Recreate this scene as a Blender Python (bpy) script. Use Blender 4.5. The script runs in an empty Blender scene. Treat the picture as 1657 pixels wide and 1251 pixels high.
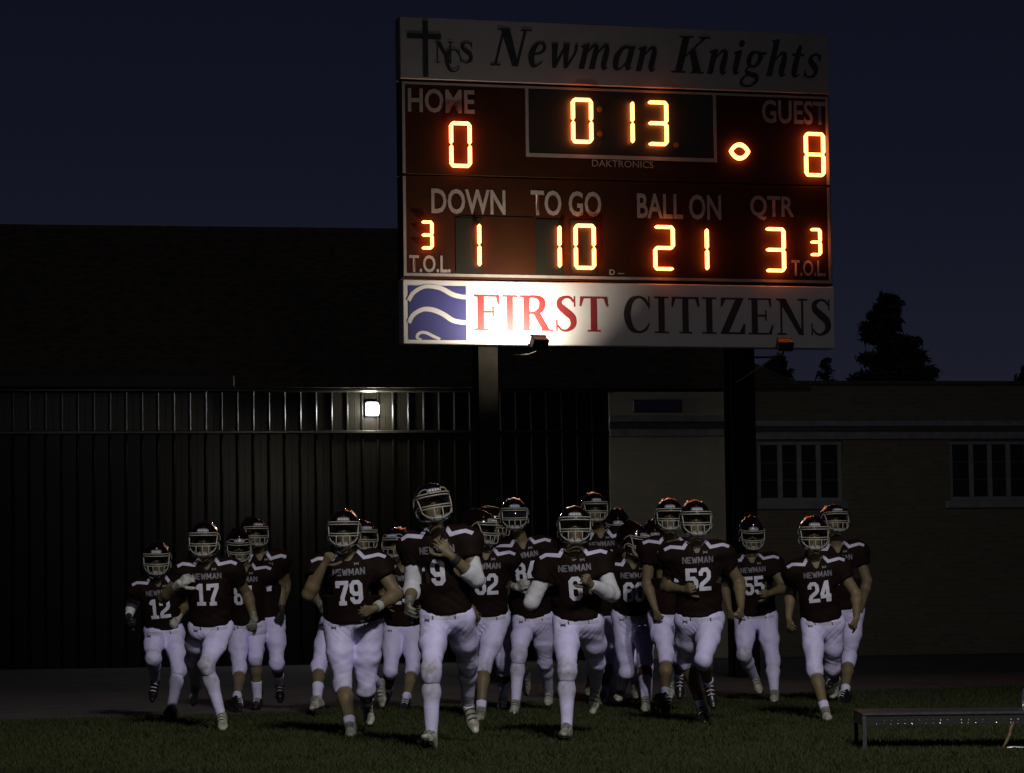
import bpy, bmesh, math, random
import numpy as np
from mathutils import Vector, Matrix
from mathutils.bvhtree import BVHTree

R = math.radians
SC = bpy.context.scene
COL = SC.collection
rng = np.random.default_rng(7)
random.seed(7)

# ------------------------------------------------------------------ camera
PW, PH, FPX = 1657.0, 1251.0, 4860.0          # photo size and focal length in its pixels
CAM = np.array([0.0, 0.0, 1.0])               # kneeling photographer, one metre up
PITCH = math.atan((976 - PH / 2) / FPX)
ROLL = 0.0130
_r0 = np.array([1.0, 0, 0]); _f = np.array([0, math.cos(PITCH), math.sin(PITCH)])
_u0 = np.array([0, -math.sin(PITCH), math.cos(PITCH)])
_r = _r0 * math.cos(ROLL) - _u0 * math.sin(ROLL)
_u = _u0 * math.cos(ROLL) + _r0 * math.sin(ROLL)
cam = bpy.data.cameras.new("Camera")
cam.sensor_fit = 'HORIZONTAL'; cam.sensor_width = 36; cam.lens = FPX / PW * 36
cam.clip_start = 0.1; cam.clip_end = 3000
cam_o = bpy.data.objects.new("Camera", cam); COL.objects.link(cam_o)
cam_o.matrix_world = Matrix(((_r[0], _u[0], -_f[0], CAM[0]), (_r[1], _u[1], -_f[1], CAM[1]),
                             (_r[2], _u[2], -_f[2], CAM[2]), (0, 0, 0, 1)))
SC.camera = cam_o

# ------------------------------------------------------------------ sky, dusk key light, exposure
world = bpy.data.worlds.new("World"); SC.world = world; world.use_nodes = True
nt = world.node_tree; nt.nodes.clear()
sky = nt.nodes.new("ShaderNodeTexSky"); sky.sky_type = 'NISHITA'; sky.sun_disc = False
sky.sun_elevation = R(26); sky.sun_rotation = R(168); sky.altitude = 0
sky.air_density = 0.5; sky.dust_density = 0.0; sky.ozone_density = 6.0
tint = nt.nodes.new("ShaderNodeMix"); tint.data_type = 'RGBA'; tint.blend_type = 'MULTIPLY'; tint.inputs[0].default_value = 1.0
tint.inputs[7].default_value = (1.20, 0.64, 0.62, 1)        # the camera's night white balance
bg = nt.nodes.new("ShaderNodeBackground"); bg.inputs[1].default_value = 0.0034
wo = nt.nodes.new("ShaderNodeOutputWorld")
nt.links.new(sky.outputs[0], tint.inputs[6]); nt.links.new(tint.outputs[2], bg.inputs[0]); nt.links.new(bg.outputs[0], wo.inputs[0])

# last dusk light, very weak
sun = bpy.data.lights.new("Sun", 'SUN'); sun.energy = 0.03; sun.angle = R(12.0); sun.color = (0.9, 0.93, 1.0)
sun_o = bpy.data.objects.new("Sun", sun); COL.objects.link(sun_o)
SUN_FROM = Vector((math.sin(R(12)) * math.cos(R(26)), -math.cos(R(12)) * math.cos(R(26)), math.sin(R(26))))
sun_o.rotation_euler = SUN_FROM.to_track_quat('Z', 'Y').to_euler()
sun_o.location = (10, -40, 25)

vs = SC.view_settings
vs.view_transform = 'Standard'; vs.look = 'None'; vs.exposure = 0.0; vs.gamma = 1.0; vs.use_curve_mapping = False
SC.cycles.use_denoising = True
SC.cycles.max_bounces = 6

# ------------------------------------------------------------------ pixel <-> place helpers
def ray(px, py):
    return _f + _r * ((px - PW / 2) / FPX) + _u * ((PH / 2 - py) / FPX)
def at(px, py, Y):
    d = ray(px, py); return CAM + d * (Y / d[1])
def ground(px, py, z=0.0):
    d = ray(px, py); return CAM + d * ((z - CAM[2]) / d[2])
def horizon(px):
    return 976 - ROLL * (px - PW / 2)

# ------------------------------------------------------------------ object helpers
def setp(o, label=None, cat=None, group=None, kind=None):
    if label: o['label'] = label
    if cat: o['category'] = cat
    if group: o['group'] = group
    if kind: o['kind'] = kind
    return o
def empty(name, loc, rz=0.0, **kw):
    o = bpy.data.objects.new(name, None); COL.objects.link(o)
    o.location = Vector(loc); o.rotation_euler = (0, 0, rz); o.empty_display_size = 0.2
    return setp(o, **kw)
def link(name, me, mat=None, parent=None, **kw):
    o = bpy.data.objects.new(name, me); COL.objects.link(o)
    if mat is not None and not me.materials: me.materials.append(mat)
    if parent is not None: o.parent = parent
    return setp(o, **kw)
def np_mesh(name, V, Q, smooth=True, tris=None):
    """quads Q (n,4) and optional tris (m,3) to a mesh, quickly"""
    me = bpy.data.meshes.new(name)
    V = np.ascontiguousarray(V, dtype=np.float32)
    nq = 0 if Q is None else len(Q); ntr = 0 if tris is None else len(tris)
    me.vertices.add(len(V)); me.vertices.foreach_set('co', V.ravel())
    loops = []
    starts = []
    if nq: loops.append(np.asarray(Q, np.int32).ravel()); starts.append(np.arange(nq, dtype=np.int32) * 4)
    if ntr: loops.append(np.asarray(tris, np.int32).ravel()); starts.append(nq * 4 + np.arange(ntr, dtype=np.int32) * 3)
    L = np.concatenate(loops)
    me.loops.add(len(L)); me.loops.foreach_set('vertex_index', L)
    me.polygons.add(nq + ntr); me.polygons.foreach_set('loop_start', np.concatenate(starts))
    if smooth: me.polygons.foreach_set('use_smooth', np.ones(nq + ntr, dtype=bool))
    me.update(calc_edges=True); me.validate()
    return me

class MB:
    """collects boxes, polygons, tubes and lathes into one mesh"""
    def __init__(s): s.v = []; s.f = []
    def poly(s, pts):
        n = len(s.v); s.v += [tuple(p) for p in pts]; s.f.append(tuple(range(n, n + len(pts)))); return s
    def box(s, lo, hi, M=None):
        (x0, y0, z0), (x1, y1, z1) = lo, hi
        P = [(x0,y0,z0),(x1,y0,z0),(x1,y1,z0),(x0,y1,z0),(x0,y0,z1),(x1,y0,z1),(x1,y1,z1),(x0,y1,z1)]
        if M is not None: P = [tuple(M @ Vector(p)) for p in P]
        n = len(s.v); s.v += P
        s.f += [tuple(n + i for i in q) for q in ((0,3,2,1),(4,5,6,7),(0,1,5,4),(1,2,6,5),(2,3,7,6),(3,0,4,7))]
        return s
    def prism(s, pts, d):
        """polygon pts extruded along vector d"""
        n = len(s.v); m = len(pts); d = Vector(d)
        s.v += [tuple(p) for p in pts] + [tuple(Vector(p) + d) for p in pts]
        s.f.append(tuple(range(n, n + m))); s.f.append(tuple(range(n + 2 * m - 1, n + m - 1, -1)))
        for i in range(m):
            j = (i + 1) % m; s.f.append((n + j, n + i, n + m + i, n + m + j))
        return s
    def tube(s, pts, r, sides=6, closed=False, cap=True):
        P = [Vector(p) for p in pts]; m = len(P)
        rr = r if hasattr(r, '__len__') else [r] * m
        n0 = len(s.v); up = None
        for i in range(m):
            a = P[i - 1] if (i > 0 or closed) else P[i]
            b = P[(i + 1) % m] if (i < m - 1 or closed) else P[i]
            t = (b - a).normalized()
            if up is None:
                up = t.orthogonal().normalized()
            up = (up - t * up.dot(t)); up = up.normalized() if up.length > 1e-6 else t.orthogonal().normalized()
            w = t.cross(up)
            for k in range(sides):
                an = 2 * math.pi * k / sides
                s.v.append(tuple(P[i] + (up * math.cos(an) + w * math.sin(an)) * rr[i]))
        for i in range(m if closed else m - 1):
            j = (i + 1) % m
            for k in range(sides):
                q = (k + 1) % sides
                s.f.append((n0 + i*sides + k, n0 + i*sides + q, n0 + j*sides + q, n0 + j*sides + k))
        if cap and not closed:
            s.f.append(tuple(n0 + k for k in range(sides - 1, -1, -1)))
            s.f.append(tuple(n0 + (m-1)*sides + k for k in range(sides)))
        return s
    def mesh(s, name, smooth=False, bevel=0.0):
        me = bpy.data.meshes.new(name); me.from_pydata(s.v, [], s.f); me.validate(); me.update()
        if bevel:
            bm = bmesh.new(); bm.from_mesh(me)
            bmesh.ops.recalc_face_normals(bm, faces=bm.faces)
            bmesh.ops.bevel(bm, geom=[e for e in bm.edges if len(e.link_faces) == 2 and e.calc_face_angle(0) > 0.6],
                            offset=bevel, segments=1, affect='EDGES', profile=0.5)
            bm.to_mesh(me); bm.free()
        if smooth: me.polygons.foreach_set('use_smooth', np.ones(len(me.polygons), dtype=bool))
        return me
    def build(s, name, mat, parent=None, smooth=False, bevel=0.0, **kw):
        return link(name, s.mesh(name, smooth, bevel), mat, parent, **kw)

# ------------------------------------------------------------------ materials
def mat(name, col, rough=0.6, metal=0.0, emit=None, estr=0.0, noise=0.0, nscale=20.0, bump=0.0, bscale=60.0,
        coat=0.0, spec=0.5, col2=None, sheen=0.0, stain=None):
    m = bpy.data.materials.new(name); m.use_nodes = True
    n = m.node_tree.nodes; l = m.node_tree.links; p = n['Principled BSDF']
    p.inputs['Base Color'].default_value = (*col, 1)
    p.inputs['Roughness'].default_value = rough; p.inputs['Metallic'].default_value = metal
    p.inputs['Specular IOR Level'].default_value = spec
    if coat: p.inputs['Coat Weight'].default_value = coat; p.inputs['Coat Roughness'].default_value = 0.06
    if sheen: p.inputs['Sheen Weight'].default_value = sheen
    if emit: p.inputs['Emission Color'].default_value = (*emit, 1); p.inputs['Emission Strength'].default_value = estr
    tc = None
    if noise or bump or stain:
        tc = n.new('ShaderNodeTexCoord')
    last = None
    if noise:
        t = n.new('ShaderNodeTexNoise'); t.inputs['Scale'].default_value = nscale; t.inputs['Detail'].default_value = 6
        l.new(tc.outputs['Object'], t.inputs['Vector'])
        mx = n.new('ShaderNodeMix'); mx.data_type = 'RGBA'
        c2 = col2 or tuple(c * (1 - noise) for c in col)
        mx.inputs[6].default_value = (*col, 1); mx.inputs[7].default_value = (*c2, 1)
        rp = n.new('ShaderNodeValToRGB'); rp.color_ramp.elements[0].position = 0.35; rp.color_ramp.elements[1].position = 0.65
        l.new(t.outputs[0], rp.inputs[0]); l.new(rp.outputs[0], mx.inputs[0]); last = mx.outputs[2]
    if stain:
        a = n.new('ShaderNodeAttribute'); a.attribute_name = 'stain'
        t = n.new('ShaderNodeTexNoise'); t.inputs['Scale'].default_value = 26; t.inputs['Detail'].default_value = 5
        l.new(tc.outputs['Object'], t.inputs['Vector'])
        ma = n.new('ShaderNodeMath'); ma.operation = 'MULTIPLY_ADD'
        l.new(t.outputs[0], ma.inputs[0]); ma.inputs[1].default_value = 1.6; ma.inputs[2].default_value = -0.25
        mb = n.new('ShaderNodeMath'); mb.operation = 'MULTIPLY'; mb.use_clamp = True
        l.new(ma.outputs[0], mb.inputs[0]); l.new(a.outputs['Fac'], mb.inputs[1])
        mx = n.new('ShaderNodeMix'); mx.data_type = 'RGBA'
        mx.inputs[6].default_value = (*col, 1); mx.inputs[7].default_value = (*stain, 1)
        if last: l.new(last, mx.inputs[6])
        l.new(mb.outputs[0], mx.inputs[0]); last = mx.outputs[2]
    if last: l.new(last, p.inputs['Base Color'])
    if bump:
        t = n.new('ShaderNodeTexNoise'); t.inputs['Scale'].default_value = bscale; t.inputs['Detail'].default_value = 4
        l.new(tc.outputs['Object'], t.inputs['Vector'])
        b = n.new('ShaderNodeBump'); b.inputs['Strength'].default_value = bump; b.inputs['Distance'].default_value = 0.01
        l.new(t.outputs[0], b.inputs['Height']); l.new(b.outputs[0], p.inputs['Normal'])
    return m

def brick_mat(name, c1, c2, mortar, sc=1.0):
    m = bpy.data.materials.new(name); m.use_nodes = True
    n = m.node_tree.nodes; l = m.node_tree.links; p = n['Principled BSDF']
    tc = n.new('ShaderNodeTexCoord'); mp = n.new('ShaderNodeMapping'); mp.inputs['Rotation'].default_value = (R(90), 0, 0)
    b = n.new('ShaderNodeTexBrick')
    b.inputs['Color1'].default_value = (*c1, 1); b.inputs['Color2'].default_value = (*c2, 1); b.inputs['Mortar'].default_value = (*mortar, 1)
    b.inputs['Scale'].default_value = sc; b.inputs['Mortar Size'].default_value = 0.006
    b.inputs['Brick Width'].default_value = 0.21; b.inputs['Row Height'].default_value = 0.075
    l.new(tc.outputs['Object'], mp.inputs[0]); l.new(mp.outputs[0], b.inputs['Vector']); l.new(b.outputs[0], p.inputs['Base Color'])
    bu = n.new('ShaderNodeBump'); bu.inputs['Strength'].default_value = 0.4; bu.inputs['Distance'].default_value = 0.01; bu.invert = True
    l.new(b.outputs['Fac'], bu.inputs['Height']); l.new(bu.outputs[0], p.inputs['Normal'])
    p.inputs['Roughness'].default_value = 0.85
    return m

M = dict(
    turf=mat('turf_soil', (0.026, 0.032, 0.013), 0.95, noise=0.5, nscale=3.0, bump=0.5, bscale=30),
    blade=mat('grass_blade', (0.036, 0.045, 0.015), 0.7, noise=0.6, nscale=1.1, col2=(0.029, 0.034, 0.013), spec=0.15),
    track=mat('track_rubber', (0.095, 0.087, 0.090), 0.95, noise=0.35, nscale=2.2, bump=0.3, bscale=120, spec=0.15),
    concrete=mat('apron_concrete', (0.035, 0.032, 0.028), 0.9, noise=0.3, nscale=4, spec=0.2),
    white_line=mat('lane_paint', (0.16, 0.15, 0.16), 0.8, noise=0.4, nscale=9),
    siding=mat('brown_siding', (0.008, 0.0068, 0.0042), 0.27, metal=0.0, spec=0.16, noise=0.3, nscale=3),
    siding_lit=mat('siding_painted_lit', (0.065, 0.057, 0.036), 0.42, noise=0.3, nscale=2),  # brown siding again, light of an unseen soffit lamp painted into the colour
    fascia=mat('brown_fascia', (0.030, 0.022, 0.012), 0.5, noise=0.3, nscale=4),
    trim=mat('metal_trim', (0.03, 0.027, 0.02), 0.25, metal=0.6),
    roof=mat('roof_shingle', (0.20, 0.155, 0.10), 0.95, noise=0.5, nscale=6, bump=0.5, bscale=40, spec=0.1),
    brick=brick_mat('brown_brick', (0.23, 0.19, 0.12), (0.18, 0.15, 0.098), (0.24, 0.215, 0.17)),
    tan_brick=brick_mat('tan_brick', (0.52, 0.475, 0.32), (0.46, 0.42, 0.28), (0.50, 0.46, 0.37)),
    limestone=mat('limestone_band', (0.36, 0.36, 0.37), 0.8, noise=0.3, nscale=8),
    band_dark=mat('recessed_band', (0.10, 0.10, 0.10), 0.8, noise=0.3, nscale=8),
    frame_white=mat('window_frame_paint', (0.34, 0.36, 0.36), 0.6, noise=0.2, nscale=9),
    glass=mat('window_glass', (0.004, 0.005, 0.006), 0.12, spec=0.5),
    blue_sign=mat('blue_sign', (0.03, 0.03, 0.10), 0.5),
    galv=mat('galvanised_steel', (0.20, 0.185, 0.15), 0.55, metal=0.4, noise=0.3, nscale=9),
    post=mat('post_steel', (0.009, 0.0075, 0.0055), 0.8, spec=0.1, noise=0.35, nscale=6),
    sign_white=mat('sign_white', (0.66, 0.65, 0.64), 0.55, noise=0.06, nscale=3),
    header_white=mat('header_white', (0.33, 0.31, 0.31), 0.6, noise=0.12, nscale=3),
    maroon=mat('scoreboard_maroon', (0.042, 0.0118, 0.0024), 0.65, spec=0.15, noise=0.25, nscale=3, bump=0.1, bscale=30),
    black_panel=mat('digit_module', (0.010, 0.012, 0.007), 0.45),
    sb_letter=mat('scoreboard_lettering', (0.34, 0.30, 0.28), 0.6, noise=0.2, nscale=14),
    sb_border=mat('scoreboard_border', (0.34, 0.31, 0.29), 0.6, noise=0.2, nscale=6),
    sb_black=mat('header_black_letter', (0.020, 0.018, 0.018), 0.6),
    cit_red=mat('sponsor_red', (0.23, 0.020, 0.020), 0.55),
    cit_black=mat('sponsor_dark', (0.050, 0.030, 0.025), 0.55),
    logo_blue=mat('sponsor_blue', (0.040, 0.042, 0.19), 0.55),
    led=mat('amber_led', (0.9, 0.5, 0.1), 0.4, emit=(1.0, 0.215, 0.050), estr=11.0),
    led_off=mat('unlit_led', (0.16, 0.075, 0.015), 0.4),
    black_metal=mat('black_powdercoat', (0.012, 0.011, 0.010), 0.45, noise=0.3, nscale=20),
    flood_glass=mat('flood_glass', (0.9, 0.9, 0.85), 0.2, emit=(1.0, 0.86, 0.68), estr=18.0),
    wall_glow=mat('wall_lamp_lens', (0.9, 0.9, 0.9), 0.3, emit=(0.93, 0.96, 1.0), estr=300.0),
    bark=mat('bark', (0.04, 0.03, 0.02), 0.9, bump=0.6),
    needle=mat('spruce_needles', (0.10, 0.11, 0.10), 0.9, noise=0.4, nscale=1.2, spec=0.1),
    jersey=mat('maroon_jersey', (0.0092, 0.0029, 0.0017), 0.78, noise=0.25, nscale=7, bump=0.35, bscale=45, spec=0.15),
    pants=mat('white_pants', (0.63, 0.585, 0.90), 0.55, noise=0.07, nscale=9, bump=0.35, bscale=24, spec=0.3, stain=(0.17, 0.17, 0.075)),
    sock_white=mat('white_sock', (0.62, 0.59, 0.84), 0.8, noise=0.15, nscale=16, bump=0.3, bscale=60, spec=0.2, stain=(0.16, 0.16, 0.075)),
    sock_black=mat('black_sock', (0.012, 0.012, 0.014), 0.85, spec=0.2),
    sleeve=mat('white_sleeve', (0.55, 0.55, 0.60), 0.6, noise=0.12, nscale=14, bump=0.4, bscale=30, spec=0.25),
    print_w=mat('jersey_print', (0.68, 0.66, 0.78), 0.6, noise=0.18, nscale=18),
    print_g=mat('jersey_wordmark', (0.17, 0.155, 0.19), 0.6, noise=0.15, nscale=18),
    print_k=mat('dark_print', (0.03, 0.03, 0.05), 0.6),
    stripe_w=mat('shoulder_stripe', (0.50, 0.47, 0.62), 0.55, noise=0.12, nscale=14),
    helmet=mat('helmet_shell', (0.007, 0.0018, 0.0018), 0.16, coat=0.8, spec=0.5, noise=0.2, nscale=12),
    mask=mat('face_mask_bar', (0.38, 0.365, 0.305), 0.42, noise=0.2, nscale=30),
    bumper=mat('helmet_bumper', (0.22, 0.21, 0.24), 0.3, noise=0.3, nscale=26),
    strap=mat('chin_strap', (0.20, 0.195, 0.20), 0.5),
    visor=mat('dark_visor', (0.012, 0.012, 0.016), 0.08, coat=0.5),
    glove_g=mat('grey_glove', (0.23, 0.225, 0.18), 0.6, noise=0.7, nscale=30, bump=0.4),
    glove_w=mat('white_glove', (0.50, 0.50, 0.47), 0.6, noise=0.6, nscale=24, bump=0.4),
    glove_k=mat('black_glove', (0.018, 0.018, 0.016), 0.6, noise=0.4, nscale=20),
    shoe_w=mat('white_cleat', (0.46, 0.45, 0.40), 0.4, noise=0.45, nscale=17, col2=(0.20, 0.20, 0.13)),
    shoe_k=mat('black_cleat', (0.010, 0.010, 0.010), 0.35),
    sole=mat('cleat_sole', (0.022, 0.024, 0.013), 0.6, noise=0.5, nscale=30),
    hair=mat('dark_hair', (0.015, 0.01, 0.008), 0.7),
    eye=mat('eyeball', (0.4, 0.4, 0.4), 0.2), pupil=mat('pupil', (0.01, 0.01, 0.01), 0.2),
    tape=mat('wrist_tape', (0.45, 0.44, 0.38), 0.7, noise=0.2),
    band_k=mat('black_band', (0.015, 0.015, 0.015), 0.7), band_r=mat('red_band', (0.09, 0.02, 0.015), 0.7),
    case=mat('trunk_panel', (0.009, 0.010, 0.009), 0.8, spec=0.2, noise=0.4, nscale=7),
    alu=mat('aluminium_edge', (0.085, 0.10, 0.10), 0.42, metal=0.7, noise=0.3, nscale=30),
    rivet=mat('rivet_chrome', (0.85, 0.82, 0.66), 0.3, metal=1.0),
    chrome=mat('latch_chrome', (0.8, 0.8, 0.78), 0.2, metal=1.0),
    mast_lamp=mat('field_lamp_glass', (0.9, 0.9, 0.9), 0.2, emit=(1.0, 0.96, 0.9), estr=40.0),
    leather=mat('tan_strap', (0.17, 0.11, 0.055), 0.7, noise=0.4, nscale=30),
)
SKIN = [mat('skin_a', (0.155, 0.116, 0.064), 0.55, noise=0.18, nscale=14, spec=0.35),
        mat('skin_b', (0.12, 0.087, 0.047), 0.55, noise=0.18, nscale=14, spec=0.35),
        mat('skin_c', (0.11, 0.077, 0.042), 0.55, noise=0.18, nscale=14, spec=0.35)]
# ------------------------------------------------------------------ drawn lettering (strokes and polygons)
def smooth_path(pts, n=7):
    P = np.array(pts, float); out = []
    for i in range(len(P) - 1):
        p0 = P[max(i-1, 0)]; p1 = P[i]; p2 = P[i+1]; p3 = P[min(i+2, len(P)-1)]
        for t in np.linspace(0, 1, n, endpoint=False):
            out.append(0.5*((2*p1) + (-p0+p2)*t + (2*p0-5*p1+4*p2-p3)*t*t + (-p0+3*p1-3*p2+p3)*t**3))
    out.append(P[-1]); return np.array(out)
def vstroke(pts, n=7):
    """stroke with a width at every point -> list of quads in the plane"""
    S = smooth_path(pts, n); P = S[:, :2]; w = S[:, 2]
    T = np.gradient(P, axis=0); T /= np.linalg.norm(T, axis=1)[:, None] + 1e-9
    N = np.stack([-T[:, 1], T[:, 0]], 1)
    A = P + N * w[:, None] / 2; B = P - N * w[:, None] / 2
    return [[tuple(A[i]), tuple(A[i+1]), tuple(B[i+1]), tuple(B[i])] for i in range(len(P)-1)]
def rect(x0, y0, x1, y1): return [(x0, y0), (x1, y0), (x1, y1), (x0, y1)]
S_ = lambda *p: ('s', list(p))
P_ = lambda *p: ('p', list(p))
def RC(*a): return ('p', rect(*a))
CAPS = {   # upright bold roman capitals: (advance width, pieces)
 'F': (.78, [RC(.10,.04,.29,.95), RC(0,0,.42,.05), RC(0,.945,.74,1), P_((.64,.945),(.69,.74),(.74,.74),(.74,.945)), RC(.29,.49,.55,.55), RC(.53,.38,.58,.67)]),
 'I': (.46, [RC(.12,.04,.31,.96), RC(0,0,.43,.05), RC(0,.95,.43,1)]),
 'R': (.98, [RC(.10,.04,.29,.95), RC(0,0,.40,.05), RC(0,.95,.3,1), S_((.28,.965,.07),(.46,.965,.08),(.62,.89,.16),(.66,.75,.19),(.60,.60,.16),(.44,.515,.08),(.28,.51,.06)),
            P_((.38,.50),(.58,.53),(.86,.05),(.64,.05)), RC(.62,0,.98,.05)]),
 'S': (.68, [S_((.56,.83,.05),(.47,.945,.07),(.32,.975,.07),(.15,.88,.14),(.15,.72,.18),(.33,.56,.21),(.52,.39,.20),(.53,.17,.16),(.36,.03,.08),(.19,.045,.06),(.08,.17,.05)),
            RC(.56,.70,.605,1.0), RC(.03,0,.075,.33)]),
 'T': (.88, [RC(.33,.04,.52,.95), RC(.23,0,.62,.05), RC(.02,.945,.83,1), P_((.02,.945),(.0,.72),(.05,.72),(.13,.945)), P_((.72,.945),(.80,.72),(.85,.72),(.83,.945))]),
 'C': (.90, [S_((.77,.74,.05),(.67,.90,.09),(.48,.975,.07),(.25,.86,.16),(.14,.5,.21),(.25,.14,.16),(.48,.025,.07),(.69,.10,.07),(.80,.27,.04)), RC(.77,.66,.815,1.0)]),
 'Z': (.84, [P_((.50,.95),(.74,.95),(.30,.05),(.05,.05)), RC(.06,.945,.75,1), RC(.04,0,.78,.055), P_((.06,.945),(.05,.75),(.1,.75),(.2,.945)), P_((.62,.055),(.74,.28),(.80,.28),(.78,.055))]),
 'E': (.80, [RC(.10,.04,.29,.95), RC(0,0,.72,.05), RC(0,.95,.70,1), P_((.62,.95),(.66,.76),(.71,.76),(.70,.95)), RC(.29,.49,.53,.55), RC(.51,.38,.56,.67), P_((.62,.05),(.72,.27),(.77,.27),(.72,.05))]),
 'N': (1.0, [RC(.13,.05,.19,.95), P_((.05,1),(.30,1),(.86,0),(.78,0)), P_((.05,1),(.30,1),(.86,.0),(.70,.0)), RC(.77,.02,.84,.95), RC(.02,0,.31,.05), RC(.66,.95,.97,1), RC(0,.95,.1,1)]),
}
LOWER = {  # bold roman lower case, sheared later
 'N': (1.0, [RC(.12,.05,.19,.95), P_((.05,1),(.33,1),(.86,0),(.66,0)), RC(.76,.02,.84,.95), RC(.0,0,.31,.05), RC(.66,.95,.99,1), RC(-.03,.95,.1,1)]),
 'K': (.98, [RC(.11,.04,.33,.96), RC(0,0,.44,.05), RC(0,.95,.44,1), P_((.33,.42),(.33,.50),(.74,.96),(.84,.96)), P_((.42,.56),(.56,.68),(.92,.04),(.66,.04)), RC(.60,0,1.0,.05), RC(.60,.95,.96,1)]),
 'e': (.54, [S_((.13,.33,.05),(.34,.37,.05),(.44,.47,.10),(.40,.61,.08),(.27,.645,.06),(.15,.54,.15),(.11,.31,.19),(.20,.07,.14),(.33,.035,.06),(.48,.15,.035))]),
 'w': (.86, [P_((.03,.66),(.23,.66),(.34,.0),(.22,.0)), P_((.22,.0),(.34,0),(.50,.60),(.44,.62)), P_((.38,.66),(.58,.66),(.68,.0),(.56,.0)), S_((.62,.01,.10),(.76,.30,.07),(.81,.50,.09),(.77,.64,.10))]),
 'm': (1.0, [RC(.10,0,.28,.60), P_((.0,.60),(.10,.55),(.28,.60),(.28,.68),(.2,.68)), S_((.27,.45,.05),(.38,.62,.08),(.48,.62,.12),(.50,.45,.17),(.50,.0,.18)), S_((.58,.45,.05),(.70,.62,.08),(.80,.62,.12),(.83,.45,.17),(.83,.16,.18),(.88,.03,.09),(.97,.08,.03))]),
 'a': (.66, [S_((.50,.50,.04),(.40,.63,.07),(.26,.60,.11),(.13,.38,.18),(.15,.13,.17),(.25,.03,.08),(.38,.12,.05),(.48,.34,.04)), P_((.44,.66),(.62,.66),(.60,.1),(.42,.1)), S_((.51,.18,.17),(.54,.04,.08),(.66,.10,.03))]),
 'n': (.70, [RC(.08,0,.26,.60), P_((-.02,.60),(.08,.55),(.26,.60),(.26,.68),(.18,.68)), S_((.25,.45,.05),(.38,.62,.08),(.49,.62,.12),(.52,.45,.17),(.52,.16,.18),(.57,.03,.09),(.67,.08,.03))]),
 'i': (.36, [P_((-.01,.60),(.08,.55),(.26,.60),(.26,.68),(.18,.68)), RC(.08,.14,.26,.61), S_((.17,.18,.18),(.21,.04,.09),(.32,.09,.03)), P_((.09,.84),(.13,.94),(.22,.96),(.29,.88),(.27,.79),(.18,.76))]),
 'g': (.64, [S_((.30,.645,.06),(.44,.58,.13),(.46,.45,.15),(.38,.28,.11),(.26,.24,.06)), S_((.30,.645,.06),(.17,.60,.13),(.12,.45,.16),(.16,.30,.12),(.27,.24,.06)), RC(.44,.58,.62,.65),
            S_((.20,.26,.06),(.10,.14,.08),(.22,.05,.12),(.42,.0,.14),(.50,-.12,.13),(.36,-.27,.07),(.14,-.28,.07),(.03,-.18,.10),(.08,-.06,.07),(.2,.03,.06))]),
 'h': (.70, [RC(.08,0,.26,.98), P_((-.02,.96),(.08,.92),(.26,.94),(.26,1.02),(.18,1.02)), S_((.25,.45,.05),(.38,.62,.08),(.49,.62,.12),(.52,.45,.17),(.52,.16,.18),(.57,.03,.09),(.67,.08,.03))]),
 't': (.42, [S_((.19,.88,.10),(.17,.6,.17),(.17,.18,.18),(.22,.03,.10),(.36,.09,.03)), RC(-.01,.58,.38,.65)]),
 's': (.52, [S_((.42,.50,.05),(.34,.625,.07),(.24,.64,.07),(.13,.56,.12),(.15,.44,.15),(.27,.34,.17),(.37,.22,.15),(.36,.08,.11),(.24,.02,.07),(.12,.04,.06),(.05,.15,.05)), RC(.41,.44,.45,.66), RC(.02,0,.06,.22)]),
 ' ': (.42, []),
}
def word_polys(text, table, gap=.06):
    x = 0; out = []
    for ch in text:
        if ch == ' ': x += .42; continue
        adv, items = table[ch]
        for kd, pts in items:
            quads = vstroke(pts) if kd == 's' else [pts]
            out.append([[(px + x, py) for px, py in q] for q in quads])
        x += adv + gap
    return out, x - gap
def word_mesh(name, text, table, u0, u1, v0, v1, y, shear=0.0, gap=.06, cap=1.0):
    """letters fitted between u0..u1, baseline v0, cap line v1; each stroke a hair above the last"""
    polys, wd = word_polys(text, table, gap)
    sx = (u1 - u0 - shear * (v1 - v0)) / wd; sy = (v1 - v0) / cap
    mb = MB()
    for i, item in enumerate(polys):
        yy = y - 0.0006 * (i % 9)
        for q in item:
            mb.poly([(u0 + px * sx + py * sy * shear, yy, v0 + py * sy) for px, py in q])
    return mb.mesh(name)
def font_mesh(name, text, u0, u1, v0, v1, y, bold=0.02):
    """block sans capitals from the built-in vector font, fitted into a box"""
    c = bpy.data.curves.new(name, 'FONT'); c.body = text; c.offset = bold; c.resolution_u = 3; c.fill_mode = 'FRONT'
    o = bpy.data.objects.new(name, c); COL.objects.link(o)
    dg = bpy.context.evaluated_depsgraph_get(); me = bpy.data.meshes.new_from_object(o.evaluated_get(dg))
    bpy.data.objects.remove(o); bpy.data.curves.remove(c)
    n = len(me.vertices); co = np.empty(n*3, np.float32); me.vertices.foreach_get('co', co); co = co.reshape(-1, 3)
    lo = co.min(0); hi = co.max(0)
    out = np.empty_like(co)
    out[:, 0] = u0 + (co[:, 0]-lo[0])/(hi[0]-lo[0])*(u1-u0)
    out[:, 2] = v0 + (co[:, 1]-lo[1])/(hi[1]-lo[1])*(v1-v0); out[:, 1] = y
    me.vertices.foreach_set('co', out.ravel()); me.update(); me.name = name
    me.materials.clear()
    return me

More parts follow.
